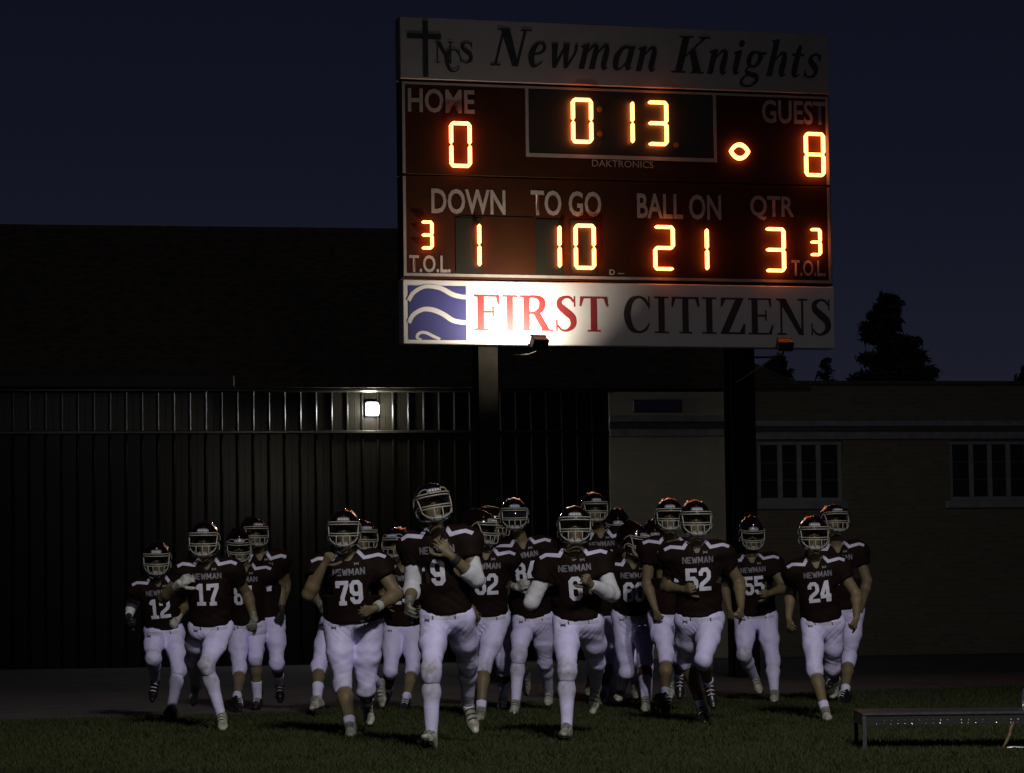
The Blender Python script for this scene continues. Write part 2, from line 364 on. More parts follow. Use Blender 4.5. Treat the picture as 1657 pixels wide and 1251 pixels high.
# ------------------------------------------------------------------ the ground
def sheet(name, pts, z, m, kind='structure'):
    return MB().poly([(p[0], p[1], z) for p in pts]).build(name, m, kind=kind)
sheet('field', [(-400, -60), (400, -60), (400, 700), (-400, 700)], 0.0, M['turf'])
def curve_pts(a, b, bulge, n=14):
    a = np.array(a); b = np.array(b); d = b - a; nrm = np.array([-d[1], d[0]])
    return [a + d*t + nrm*bulge*4*t*(1-t) for t in np.linspace(0, 1, n)]
n0, n1 = ground(-350, 1183)[:2], ground(2000, 1098)[:2]
f0, f1 = ground(-700, 1093)[:2], ground(2500, 1052)[:2]
near_edge = curve_pts(n0, n1, -0.02); far_edge = curve_pts(f0, f1, 0.0)
track = MB()
for i in range(len(near_edge)-1):
    track.poly([(*near_edge[i], .004), (*near_edge[i+1], .004), (*far_edge[i+1], .004), (*far_edge[i], .004)])
track.build('running_track', M['track'], kind='structure')
lanes = MB()
for t in (0.035, 0.16, 0.29):
    for i in range(len(near_edge)-1):
        a, b = near_edge[i] + (far_edge[i]-near_edge[i])*t, near_edge[i+1] + (far_edge[i+1]-near_edge[i+1])*t
        da, db = (far_edge[i]-near_edge[i]), (far_edge[i+1]-near_edge[i+1])
        da = da/np.linalg.norm(da)*.05; db = db/np.linalg.norm(db)*.05
        lanes.poly([(*a, .008), (*b, .008), (*(b+db), .008), (*(a+da), .008)])
lanes.build('lane_lines', M['white_line'], kind='structure')

# short turf blades over the part of the field in view (nobody could count them)
def grass():
    n = 210000
    u = rng.random(n); Y = 17.0 * (37.0/17.0) ** (u**1.35)
    X = (rng.random(n) * 2 - 1) * (Y * 0.180 + .3)
    a, b = np.array(n0), np.array(n1); d = (b - a); side = (X - a[0])*d[1] - (Y - a[1])*d[0]
    keep = side > 0.02 * np.linalg.norm(d)
    X, Y = X[keep], Y[keep]; n = len(X)
    patch = np.sin(X*1.7 + 1.3*np.sin(Y*.9)) * np.sin(Y*1.1 + .7*np.sin(X*1.3))
    h = (0.026 + 0.018*rng.random(n)) * (1 + .3*patch); w = (0.0045 + .004*rng.random(n)) * (Y/18)
    an = rng.random(n)*2*np.pi; lean = rng.normal(0, .45, (n, 2))
    dx, dy = np.cos(an)*w, np.sin(an)*w
    V = np.zeros((n, 3, 3)); V[:, 0] = np.stack([X-dx, Y-dy, np.full(n, -.004)], 1); V[:, 1] = np.stack([X+dx, Y+dy, np.full(n, -.004)], 1)
    V[:, 2] = np.stack([X+lean[:, 0]*h, Y+lean[:, 1]*h, h], 1)
    me = np_mesh('grass', V.reshape(-1, 3), None, smooth=False, tris=np.arange(3*n).reshape(-1, 3))
    link('grass', me, M['blade'], kind='stuff', label='short dark green turf in front of the track', cat='grass')
grass()

# ------------------------------------------------------------------ field light masts behind the photographer
# the helmets in the photograph mirror these lit lamps; their beams are aimed down at the turf where the team runs
def light_mast(x, y, h, aim, watts, cone, label, heads=2):
    m = empty('light_mast', (x, y, 0), label=label, cat='light mast', group='field light masts')
    az = math.atan2(aim[1]-y, aim[0]-x)
    sx, sy = -math.sin(az), math.cos(az)
    MB().tube([(0, 0, -.5), (0, 0, h*.5), (0, 0, h+.3)], [.17, .13, .09], 12).build('pole', M['galv'], m, smooth=True)
    MB().tube([(-sx*1.1, -sy*1.1, h), (sx*1.1, sy*1.1, h)], .05, 8).build('crossarm', M['galv'], m, smooth=True)
    for i in range(heads):
        o = (i-(heads-1)/2)*1.5; c = Vector((sx*o, sy*o, h)); d = (Vector(aim)-Vector((x, y, 0))-c).normalized()
        q = d.to_track_quat('Y', 'Z').to_matrix().to_4x4(); q.translation = c + d*.18
        hd = MB().box((-.22, -.16, -.20), (.22, .10, .20), q).build('lamp_head', M['black_metal'], m, bevel=.03)
        MB().box((-.19, .102, -.17), (.19, .112, .17), q).build('lamp_glass', M['mast_lamp'], hd)
        L = bpy.data.lights.new('field_lamp', 'SPOT'); L.energy = watts/heads; L.color = (1.0, 0.965, 0.93); L.spot_size = R(cone); L.spot_blend = 1.0; L.shadow_soft_size = .20
        lo = bpy.data.objects.new('field_lamp', L); COL.objects.link(lo); lo.parent = m
        lo.location = c + d*.34; lo.rotation_euler = (-d).to_track_quat('Z', 'Y').to_euler()
light_mast(3.6, 4.0, 14.5, (.5, 22.6, .2), 9600, 44, 'lit field light mast at the sideline right of the photographer')
light_mast(7.0, -12.0, 12.0, (2.8, 26.0, .2), 1600, 33, 'lit field light mast behind the photographer', 2)

# ------------------------------------------------------------------ school building (facade recedes to the right)
FA = R(11.0); FY0 = 52.0
fc = at(828, 1085, FY0)
froot = np.array([fc[0], FY0, 0.0]); fex = np.array([math.cos(FA), math.sin(FA), 0]); fn = np.array([math.sin(FA), -math.cos(FA), 0])
def W(px, py, off=0.0):
    """facade coordinates (u, z) of a pixel; off = metres in front of the wall plane"""
    d = ray(px, py); p0 = froot + fn*off
    t = np.dot(p0 - CAM, fn) / np.dot(d, fn); P = CAM + d*t
    return float(np.dot(P - froot, fex)), float(P[2])

gym = empty('gymnasium', froot, FA, label='dark brown metal sided gymnasium with a long pitched roof behind the players', cat='building')
GU0, GU1 = W(-420, 630)[0], W(984, 640)[0]
EAVE = W(500, 632)[1]
MB().box((GU0, .10, -.2), (GU1, 14, EAVE)).build('wall', M['siding'], gym)
MIDT = W(600, 700)[1]
# ribbed siding: one sheet per bay, upper and lower courses
def siding_mesh(name, w, h, m):
    mb = MB(); n = 8; prof = []
    rx = .030
    prof.append((0, 0))
    for k in range(n+1):
        a = math.pi*k/n; prof.append((w*.5 - rx*math.cos(a), -.034*math.sin(a)))
    prof.append((w-.006, 0)); prof.append((w-.006, .03)); prof.insert(0, (0, .03))
    for (x0, y0), (x1, y1) in zip(prof[:-1], prof[1:]):
        mb.poly([(x0, y0, 0), (x1, y1, 0), (x1, y1, h), (x0, y0, h)])
    me = mb.mesh(name); me.materials.append(m)
    me.polygons.foreach_set('use_smooth', np.array([1 <= i <= n+1 for i in range(len(me.polygons))]))
    return me
PITCHW = (W(676, 660)[0] - W(651, 660)[0])
GLIT = W(322, 650)[0]
up_b = siding_mesh('siding_upper', PITCHW, EAVE-.03-(MIDT+.04), M['siding']); lo_b = siding_mesh('siding_lower', PITCHW, MIDT-.02, M['siding'])
up_t = siding_mesh('siding_upper_lit', PITCHW, EAVE-.03-(MIDT+.04), M['siding_lit']); lo_t = siding_mesh('siding_lower_left', PITCHW, MIDT-.02, M['siding'])  # left bays: upper course has lamp light painted in, lower course plain brown
u = GU0
while u < GU1 - PITCHW*.6:
    tan = u < GLIT  # bays whose upper course gets the painted soffit light
    for me, z in ((up_t if tan else up_b, MIDT+.04), (lo_t if tan else lo_b, 0.0)):
        o = link('siding_panel', me, None, gym); o.location = (u, .045, z)
    u += PITCHW
MB().box((GU0, -.03, MIDT-.015), (GU1, .05, MIDT+.035)).build('trim_rail', M['trim'], gym, bevel=.008)
MB().box((GU0, -.10, EAVE-.03), (GU1+.1, .12, EAVE+.035)).build('gutter', M['trim'], gym, bevel=.02)
fx1 = W(376, 620)[0]
MB().box((GU0, -.34, EAVE+.035), (fx1, -.10, EAVE+.24)).build('fascia', M['fascia'], gym, bevel=.01)
# pitched roof: ridge well behind the eave
RX1 = W(1312, 618)[0]; RXR = W(840, 380)[0]
ridge_y = 7.5; ridge_z = at(300, 371, FY0 + 7.5*math.cos(FA) - 4.0*math.sin(FA))[2]
roof = empty('roof', (0, 0, 0)); roof.parent = gym
def roof_z(y): return EAVE + .04 + (ridge_z - EAVE - .04) * (y + .12) / (ridge_y + .12)
ez = EAVE+.04; gl = GU0-2; yb_ = ridge_y*2+.12
V_ = [(gl, -.12, ez), (RX1, -.12, ez), (RXR, ridge_y, ridge_z), (gl, ridge_y, ridge_z), (RX1, yb_, ez), (gl, yb_, ez)]
hip = MB(); hip.v = V_; hip.f = [(0, 1, 2, 3), (1, 4, 2), (2, 4, 5, 3), (0, 3, 5), (0, 5, 4, 1)]
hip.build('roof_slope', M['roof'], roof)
for k_ in range(1, 17):
    t_ = k_/17; y = -.12 + t_*(ridge_y+.12); xe = RX1 + (RXR-RX1)*t_
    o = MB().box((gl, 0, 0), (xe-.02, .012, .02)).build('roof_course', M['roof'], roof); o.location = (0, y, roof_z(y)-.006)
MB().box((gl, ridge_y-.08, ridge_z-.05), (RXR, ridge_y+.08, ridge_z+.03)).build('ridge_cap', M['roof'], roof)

school = empty('school_building', froot, FA, label='flat roofed brick school wing with pale cornice bands and gridded windows', cat='building')
SU0, SU1, SUM = W(986, 700)[0], W(2150, 700)[0], W(1200, 700)[0]
PAR = W(1400, 622)[1]; PARM = W(1080, 634)[1]
def band(u0, u1, pa, pb, name, m, out):
    MB().box((u0, -out, W(1300 if u0 > SUM-.1 else 1080, pb)[1]), (u1, .0, W(1300 if u0 > SUM-.1 else 1080, pa)[1])).build(name, m, school, bevel=.006)
def wallseg(u0, u1, z0, z1, m, name='wall', d=.3): MB().box((u0, 0, z0), (u1, d, z1)).build(name, m, school)
wallseg(SU0, SUM, -.2, PARM, M['tan_brick'], d=9)
band(SU0, SUM, 672, 682.5, 'cornice_band', M['limestone'], .05)
band(SU0, SUM, 682.7, 694.5, 'recessed_band', M['band_dark'], .02)
band(SU0, SUM, 694.7, 706, 'cornice_band', M['limestone'], .05)
# brick wing with two window openings
wz0, wz1 = W(1295, 812)[1], W(1295, 713)[1]
wins = [(W(1226, 760)[0], W(1364, 760)[0], 4), (W(1537, 760)[0], W(1700, 760)[0], 5), (W(1875, 760)[0], W(2030, 760)[0], 4)]
x = SUM + .002
for a, b, n in wins:
    wallseg(x, a, -.2, PAR, M['brick']); wallseg(a, b, -.2, wz0, M['brick']); wallseg(a, b, wz1, PAR, M['brick']); x = b
wallseg(x, SU1, -.2, PAR, M['brick'])
MB().box((SUM, .31, -.2), (SU1, 9, PAR-.3)).build('wall', M['band_dark'], school)
MB().box((SUM, -.06, PAR), (SU1, .36, PAR+.06)).build('coping', M['band_dark'], school)
band(SUM+.004, SU1, 681, 690, 'cornice_band', M['limestone'], .05)
band(SUM+.004, SU1, 690.2, 699.5, 'recessed_band', M['band_dark'], .02)
band(SUM+.004, SU1, 699.7, 711, 'cornice_band', M['limestone'], .05)
for a, b, n in wins:
    w = empty('window', (0, 0, 0)); w.parent = school
    fr = MB(); t = .075; yy = .06
    fr.box((a, yy, wz0), (b, yy+.08, wz0+t)); fr.box((a, yy, wz1-t), (b, yy+.08, wz1))
    fr.box((a, yy, wz0+t), (a+t, yy+.08, wz1-t)); fr.box((b-t, yy, wz0+t), (b, yy+.08, wz1-t))
    fr.build('frame', M['frame_white'], w, bevel=.006)
    cw = (b-a-2*t)/n
    for i in range(1, n):
        MB().box((a+t+cw*i-.045, yy+.004, wz0+t), (a+t+cw*i+.045, yy+.075, wz1-t)).build('mullion', M['frame_white'], w, bevel=.006)
    rows = 3; rh = (wz1-wz0-2*t)/rows
    for j in range(1, rows):
        MB().box((a+t, yy+.03, wz0+t+rh*j-.012), (b-t, yy+.07, wz0+t+rh*j+.012)).build('glazing_bar', M['band_dark'], w)
    for i in range(n):
        for j in range(rows):
            MB().box((a+t+cw*i+.02, yy+.045, wz0+t+rh*j+.008), (a+t+cw*(i+1)-.02, yy+.055, wz0+t+rh*(j+1)-.008)).build('pane', M['glass'], w)
    MB().box((a-.08, -.07, wz0-.13), (b+.08, .06, wz0-.004)).build('sill', M['limestone'], w, bevel=.01)
sgn = empty('wall_sign', froot + fex*W(1064, 657)[0] + np.array([0, 0, W(1064, 657)[1]]), FA,
            label='small dark blue sign plate high on the tan brick wall', cat='sign')
sw = (W(1103, 657)[0]-W(1025, 657)[0])/2; sh = .095
MB().box((-sw, -.03, -sh), (sw, -.003, sh)).build('plate', M['blue_sign'], sgn, bevel=.006)
fr = MB(); fr.box((-sw-.015, -.035, -sh-.015), (sw+.015, -.003, -sh)); fr.box((-sw-.015, -.035, sh), (sw+.015, -.003, sh+.015))
fr.build('frame', M['band_dark'], sgn)

# wall lamp over the siding
lu, lz = W(604, 662, .2)
wl = empty('wall_lamp', froot + fex*lu + np.array([0, 0, lz]), FA, label='square white wall pack lamp glowing on the ribbed siding', cat='lamp')
MB().box((-.12, -.05, -.115), (.12, .012, .125)).build('housing', M['black_metal'], wl, bevel=.01)
lens = MB().prism([(-.095, -.05, -.095), (.095, -.05, -.095), (.095, -.05, .100), (-.095, -.05, .100)], (0, -.15, 0)).mesh('lens', bevel=.02)
link('lens', lens, M['wall_glow'], wl)
MB().box((-.105, -.075, .1255), (.105, .008, .134)).build('hood', M['black_metal'], wl)

# ------------------------------------------------------------------ trees behind the school
def conifer(px_base, px_top, py_top, Y, half_px, label, n=7000, seed=1):
    g = np.random.default_rng(seed)
    base = at(px_base, 900, Y); top = at(px_top, py_top, Y); H = top[2]
    rad = half_px * Y / FPX
    root = empty('conifer_tree', (base[0], Y, 0), label=label, cat='tree', group='trees behind the school')
    lx = top[0]-base[0]
    MB().tube([(lx*t, 0, H*t*.97) for t in np.linspace(0, 1, 7)], [max(.02, .17*(1-t)) for t in np.linspace(0, 1, 7)], 8).build('trunk', M['bark'], root, smooth=True)
    V = []; nb = int(H*11); br = MB()
    for b in range(nb):
        t = .12 + .87*(b/nb)**.9; z = H*t; L = rad*(1-t)**.9*(.80+.32*g.random()) + .10; a = g.random()*2*math.pi
        tip = np.array([lx*t + math.cos(a)*L, math.sin(a)*L, z + L*(-.25+.5*t) + .1*g.normal()*L])
        o0 = np.array([lx*t, 0, z]); br.tube([o0, (o0+tip)/2 + [0, 0, .04], tip], [.022, .014, .005], 3, cap=False)
        m = max(8, int(n/nb*(.4+1.2*(1-t))))
        s = g.random(m)**.6
        P = o0 + (tip-o0)*s[:, None] + g.normal(0, 1, (m, 3))*np.array([.11, .11, .07])*(1.1-.6*s[:, None])*(.5+L)
        V.append(P)
    br.build('branch_framework', M['bark'], root, kind='stuff')
    P = np.concatenate(V); k = len(P); sz = .09+.12*g.random(k)
    d1 = g.normal(0, 1, (k, 3)); d1 /= np.linalg.norm(d1, axis=1)[:, None]; d2 = g.normal(0, 1, (k, 3)); d2 /= np.linalg.norm(d2, axis=1)[:, None]
    T = np.stack([P-d1*sz[:, None], P+d1*sz[:, None]+[0, 0, -.03], P+d2*sz[:, None]*.5], 1).reshape(-1, 3)
    me = np_mesh('crown', T, None, False, np.arange(3*k).reshape(-1, 3)); link('crown', me, M['needle'], root)
conifer(1442, 1437, 474, 78, 215, 'tall pointed spruce standing behind the brick school wing', 60000, 3)
conifer(1262, 1256, 575, 84, 120, 'broad dark spruce under the right end of the scoreboard', 30000, 4)
conifer(1338, 1336, 574, 86, 48, 'thin spruce top between the two wider spruces', 2500, 5)
conifer(1652, 1660, 590, 80, 110, 'spruce top at the right edge of the photo', 4000, 6)

# ------------------------------------------------------------------ scoreboard
YL, YR = FPX/130.0, FPX/130.0*1.0432
bl = at(652, 556, YL); brr = at(1350, 560, YR)
BA = math.atan2(brr[1]-bl[1], brr[0]-bl[0])
bex = np.array([math.cos(BA), math.sin(BA), 0]); bn = np.array([math.sin(BA), -math.cos(BA), 0])
broot = np.array([bl[0], bl[1], 0.0])
def B(px, py, off=0.0):
    d = ray(px, py); p0 = broot + bn*off
    P = CAM + d*(np.dot(p0-CAM, bn)/np.dot(d, bn)); return float(np.dot(P-broot, bex)), float(P[2])
sb = empty('scoreboard', broot, BA, label='large football scoreboard on two posts with glowing amber digits', cat='scoreboard')
x0, zb = B(652, 556); x1 = B(1350, 560)[0]; zt = (B(650, 28)[1] + B(1346, 55)[1]) / 2
zh = (B(653, 131)[1]+B(1347, 153)[1])/2; zs = (B(654, 453)[1]+B(1349, 461)[1])/2; zm = (B(654, 284)[1]+B(1348, 300)[1])/2
def pbox(name, u0, u1, z0, z1, y0, y1, m, par=None, bevel=.0): return MB().box((u0, y0, z0), (u1, y1, z1)).build(name, m, par or sb, bevel=bevel)
pbox('header_panel', x0-.005, x1, zh+.012, zt, -.02, .22, M['header_white'], bevel=.01)
pbox('upper_cabinet', x0+.005, x1-.005, zm+.006, zh, 0, .24, M['maroon'], bevel=.008)
pbox('lower_cabinet', x0+.005, x1-.005, zs+.006, zm-.006, 0, .24, M['maroon'], bevel=.008)
pbox('sponsor_panel', x0, x1+.005, zb, zs-.012, -.02, .20, M['sign_white'], bevel=.01)
# painted border strips
BW = .036
def strip(u0, z0, u1, z1): pbox('border_strip', u0, u1, z0, z1, -.008, -.0005, M['sb_border'])
strip(x0+.02, zh-.05, x1-.02, zh-.05+BW*.8); strip(x0+.02, zs+.035, x1-.02, zs+.035+BW)
for q0, q1 in ((zs+.072, zm-.02), (zm+.02, zh-.052)):
    strip(x0+.02, q0, x0+.02+BW, q1); strip(x1-.02-BW, q0, x1-.02, q1)
cu0, cz0 = B(851, 251); cu1 = B(1160, 258)[0]; czt = zh-.052
strip(cu0, cz0-.02, cu1, cz0+.028); strip(cu0, cz0+.03, cu0+.04, czt); strip(cu1-.04, cz0+.03, cu1, czt)
pbox('clock_panel', cu0+.042, cu1-.042, cz0+.030, czt-.002, -.003, .0005-.001, M['black_panel'])
def lab2(text, xa, xb, ya, yb, **k):
    """xa..xb across; ya/yb = top and bottom pixel rows at the word's centre"""
    xc = (xa+xb)/2; u0 = B(xa, yb)[0]; u1 = B(xb, yb)[0]
    nm = k.pop('name', 'lettering'); m = k.pop('m', 'sb_letter')
    link(nm, font_mesh(nm, text, u0, u1, B(xc, yb)[1], B(xc, ya)[1], -.006, k.get('bold', .020)), M[m], sb)
lab2('HOME', 660, 768, 144, 183); lab2('GUEST', 1233, 1337, 163, 201)
lab2('DOWN', 698, 818, 306, 347); lab2('TO GO', 859, 973, 309, 350)
lab2('BALL ON', 1031, 1167, 314, 355); lab2('QTR', 1214, 1285, 317, 357)
lab2('T.O.L.', 662, 729, 413, 441); lab2('T.O.L.', 1281, 1336, 421, 447)
lab2('DAKTRONICS', 958, 1057, 260, 271, bold=0.0)
lab2('D', 986, 995, 436, 445, bold=.03); pbox('lettering', B(1000, 441)[0], B(1010, 441)[0], B(1005, 443.5)[1], B(1005, 442)[1], -.006, -.0005, M['sb_letter'])
# header: cross emblem, initials, team name
hy = -.024
cxu0, cz_ = B(683, 125); cxu1 = B(691.5, 36)[0]
cr = MB(); cr.box((B(684, 80)[0], hy-.004, B(688, 125)[1]), (B(692, 80)[0], hy+.003, B(688, 34)[1]))
cr.box((B(658, 60)[0], hy-.0025, B(685, 63.5)[1]), (B(683.9, 60)[0], hy+.003, B(685, 55)[1])); cr.box((B(692.1, 60)[0], hy-.0025, B(685, 63.5)[1]), (B(713, 60)[0], hy+.003, B(685, 55)[1]))
cr.build('cross_emblem', M['sb_black'], sb)
def serif(name, text, table, xa, xb, ya, yb, m, shear=0, gap=.06, y=hy):
    """a word cut into one part per letter"""
    xc = (xa+xb)/2; u0, u1, v0, v1 = B(xa, yb)[0], B(xb, yb)[0], B(xc, yb)[1], B(xc, ya)[1]
    tot = sum((.42 if c == ' ' else table[c][0]+gap) for c in text)-gap
    sx = (u1-u0-shear*(v1-v0))/tot; sy = v1-v0; x = 0
    for ch in text:
        if ch == ' ': x += .42; continue
        adv, items = table[ch]; mb = MB()
        for i, (kd, pts) in enumerate(items):
            for q in (vstroke(pts) if kd == 's' else [pts]):
                mb.poly([(u0+(px+x)*sx+py*sy*shear, y-.0006*i, v0+py*sy) for px, py in q])
        mb.build(name, M[m], sb); x += adv+gap
serif('letter', 'N', CAPS, 702, 735, 68, 103, 'sb_black'); serif('letter', 'C', CAPS, 718, 746, 80, 117, 'sb_black', y=hy-.0032)
serif('letter', 'S', CAPS, 743, 766, 69, 103, 'sb_black', y=hy-.0005)
serif('letter', 'Newman Knights', LOWER, 792, 1338, 57, 117, 'sb_black', shear=.26, gap=.05)
# sponsor: square wave emblem and the two words
e0, ez0 = B(661, 550); e1, ez1 = B(753, 464)
pbox('emblem_square', e0, e1, ez0, ez1, -.026, -.019, M['logo_blue'])
def wave(pts, name='emblem_wave', y=-.0275):
    ew, eh = e1-e0, ez1-ez0
    mb = MB()
    for q in vstroke(pts, 8): mb.poly([(e0 + a*ew, y, ez0 + b*eh) for a, b in q])
    mb.build(name, M['sign_white'], sb)
wave([(.00, .72, .07), (.08, .86, .07), (.24, .97, .07), (.40, .99, .075), (.58, .95, .085), (.76, .85, .09), (.90, .81, .085), (1.0, .80, .08)])
wave([(.00, .31, .07), (.08, .46, .075), (.24, .56, .08), (.40, .56, .09), (.58, .49, .09), (.76, .37, .09), (.90, .335, .085), (1.0, .33, .085)])
wave([(.54, .015, .05), (.42, .07, .055), (.30, .13, .055), (.21, .135, .055), (.15, .09, .055), (.15, .03, .05), (.22, .012, .02)])
serif('letter', 'FIRST', CAPS, 767, 985, 479, 536, 'cit_red', gap=.05)
serif('letter', 'CITIZENS', CAPS, 1007, 1346, 482, 541, 'cit_black', gap=.05)

# digits: raised amber LED bars, each lit bar a sub-part of its digit
def bar_mesh(name, L, t, dep, teeth):
    """hexagonal bar with a scalloped edge of LED lenses; along x"""
    top = []; h = t/2; x0_, x1_ = -L/2+h, L/2-h
    xs = np.linspace(x0_, x1_, teeth*2+1)
    for i, x in enumerate(xs): top.append((x, h*(1.0 if i % 2 else .84)))
    out = [(-L/2, 0)] + top + [(L/2, 0)] + [(x, -y) for x, y in reversed(top)]
    mb = MB(); mb.prism([(x, -dep, z) for x, z in out], (0, dep, 0))
    me = mb.mesh(name); me.materials.append(M['led']); return me
DW, DH, DT = .284, .582, .042
SMW, SMH, SMT = .163, .362, .035
bars = {('L', 'h'): bar_mesh('led_bar_wide', DW-DT*.95, DT, .045, 6), ('L', 'v'): bar_mesh('led_bar_tall', DH/2-DT*.72, DT, .045, 8),
        ('S', 'h'): bar_mesh('led_bar_small', SMW-SMT*.8, SMT, .04, 4), ('S', 'v'): bar_mesh('led_bar_small_tall', SMH/2-SMT*.5, SMT, .04, 5)}
SEG = {'0': 'abcdef', '1': 'bc', '2': 'abdeg', '3': 'abcdg', '8': 'abcdefg'}
def digit(ch, px, py, size='L', module=True):
    """px, py = centre of the full figure-eight cell"""
    w, h, t = (DW, DH, DT) if size == 'L' else (SMW, SMH, SMT)
    u, z = B(px, py); d = empty('digit', (u, -.028, z)); d.parent = sb
    if module: MB().box((-w*.62, .020, -h*.60), (w*.60, .0275, h*.60)).build('digit_module', M['black_panel'], d)
    a = w/2-t/2; b = h/2-t/2
    pos = {'a': (0, b, 'h'), 'd': (0, -b, 'h'), 'g': (0, 0, 'h'), 'b': (a, b/2, 'v'), 'c': (a, -b/2, 'v'), 'f': (-a, b/2, 'v'), 'e': (-a, -b/2, 'v')}
    for s in SEG[ch]:
        x, zz, k = pos[s]; o = link('led_bar', bars[(size, k)], None, d); o.location = (x, 0, zz)
        if k == 'v': o.rotation_euler = (0, R(90), 0)
for ch, px, py, s, md in (('0', 743.5, 235, 'L', 0), ('0', 940, 196.5, 'L', 0), ('1', 1007, 198.5, 'L', 0), ('3', 1062, 200.5, 'L', 0), ('8', 1316, 251, 'L', 0),
                      ('1', 759, 397, 'L', 1), ('1', 889, 399.5, 'L', 1), ('0', 944.5, 400, 'L', 1), ('2', 1072.5, 402, 'L', 0), ('1', 1127.5, 404, 'L', 0),
                      ('3', 1252, 405, 'L', 0), ('3', 689.5, 381, 'S', 0), ('3', 1317.5, 392.5, 'S', 0)):
    digit(ch, px, py, s, md)
# possession football outline
fu, fz = B(1195, 246)
def lens(w, h, n=12):
    xs = [w*math.sin(math.pi/2*t) for t in np.linspace(-1, 1, n+1)]
    top = [(x, h*max(0, 1-(abs(x)/w)**2)**.85) for x in xs]
    return top + [(x, -z) for x, z in reversed(top[1:-1])]
mb = MB(); lo_, li_ = lens(.142, .116), lens(.092, .064)
for k in range(len(lo_)):
    j = (k+1) % len(lo_); (ax, az), (bx, bz), (cx_, cz2), (dx_, dz_) = lo_[k], lo_[j], li_[j], li_[k]
    mb.prism([(fu+ax, -.055, fz+az), (fu+bx, -.055, fz+bz), (fu+cx_, -.055, fz+cz2), (fu+dx_, -.055, fz+dz_)], (0, .028, 0))
mb.build('possession_mark', M['led'], sb)
for px, py in ((970, 177), (970.5, 217), (1094, 235)):
    u, z = B(px, py); MB().tube([(u, -.02, z), (u, -.004, z)], .034, 10).build('unlit_dot', M['led_off'], sb)
pbox('seam', B(745, 352)[0], B(862, 352)[0], B(800, 352)[1], B(800, 350.5)[1], -.006, -.001, M['black_panel'])
# posts: steel I-beams behind the board
for pa, pb in ((773, 804), (1180, 1219)):
    ua, ub = B(pa, 580, -.3)[0], B(pb, 580, -.3)[0]
    mb = MB(); mb.box((ua, .26, -.3), (ub, .285, zt-.3)); mb.box((ua, .515, -.3), (ub, .54, zt-.3)); mb.box(((ua+ub)/2-.012, .285, -.3), ((ua+ub)/2+.012, .515, zt-.3))
    mb.build('post', M['post'], sb)
for z in (zb+.3, zs+.9, zh+.2): pbox('cross_rail', x0+.2, x1-.2, z, z+.12, .245, .258, M['post'])

def floodlight(px, py, lit, label, aim):
    off = .80
    u, z = B(px, py, off)
    p = broot + bex*u + bn*off
    fl = empty('floodlight', (p[0], p[1], z), BA, label=label, cat='floodlight', group='floodlights under the scoreboard')
    q = Vector(aim).to_track_quat('Y', 'Z').to_matrix().to_4x4()
    w = .105 if lit else .10
    mb = MB().box((-w, -.11, -.055), (w, .02, .075), q); mb.build('housing', M['black_metal'], fl, bevel=.012)
    MB().box((-w*.82, .022, -.042), (w*.82, .028, .06), q).build('glass', M['flood_glass'] if lit else M['glass'], fl)
    rim = MB()
    for bx in (((-w-.004, .018, -.060), (w+.004, .034, -.046)), ((-w-.004, .018, .064), (w+.004, .034, .080))): rim.box(*bx, M=q)
    rim.build('rim', M['galv'], fl)
    MB().tube([(0, .0, -.06), (0, .03, -.12), (0, .40, -.13), (0, off+.03, -.10), (0, off+.26, -.08)], .014, 6).build('arm', M['black_metal'], fl)
    if not lit:
        MB().tube([tuple(Vector((0, .02, -.12)) + Vector((-.48*t**1.0, .45*t, -.05*t-.40*t**1.6*(1.35-.55*t)*.9))) for t in np.linspace(0, 1, 12)], .007, 5).build('cable', M['galv'], fl)
    return fl, p, z
fl, p, z = floodlight(870, 553, True, 'black floodlight lighting the white sponsor panel from below', (-.14, .78, .45))
floodlight(1268, 557, False, 'unlit floodlight at the right end below the sponsor panel', (0, .85, .5))
al = bpy.data.lights.new('flood_beam', 'AREA'); al.energy = 42.0; al.color = (1.0, 0.86, 0.70); al.shape = 'RECTANGLE'; al.size = .16; al.size_y = .09; al.spread = R(145)
ao = bpy.data.objects.new('flood_beam', al); COL.objects.link(ao); ao.parent = fl
aimv = Vector((-.14, .78, .45)).normalized(); ao.location = aimv*.10
ao.rotation_euler = (-aimv).to_track_quat('Z', 'Y').to_euler()

# ------------------------------------------------------------------ low metal bench at the lower right
tc0 = ground(1397, 1216); tY = tc0[1]; TS = FPX/tY
tk = empty('metal_bench', (tc0[0], tY, 0), R(-2.0), label='long low metal bench with a studded rim standing on the grass', cat='bench')
TL, TD, TH = 1.9, .72, .252
MB().box((-.006, -.010, TH-.020), (TL+.01, TD+.01, TH)).build('seat_board', M['alu'], tk, bevel=.004)
MB().box((.026, .002, TH-.086), (TL, .0095, TH-.0205)).build('front_rail', M['black_metal'], tk)
MB().box((.0, .011, TH-.090), (.010, TD-.026, TH-.0205)).build('end_rail', M['alu'], tk, bevel=.002)
MB().box((.026, TD-.010, TH-.086), (TL, TD-.002, TH-.0205)).build('back_rail', M['black_metal'], tk)
for lx, ly in ((-.002, -.004), (-.002, TD-.024), (TL-.05, -.004), (TL-.05, TD-.024)):
    leg = MB(); leg.box((lx, ly, .0), (lx+.026, ly+.005, TH-.0205)); leg.box((lx, ly+.0052, .0), (lx+.005, ly+.026, TH-.0205)); leg.box((lx-.006, ly-.004, .0), (lx+.032, ly+.03, .006))
    leg.build('leg', M['alu'], tk)
for sx_ in (.3, .9, 1.5): MB().box((sx_, .012, TH-.06), (sx_+.03, TD-.012, TH-.022)).build('cross_member', M['black_metal'], tk)
rv = MB()
rings = [(.0058*math.cos(a), .0058*math.sin(a)) for a in (0, .4, .8, 1.2)]
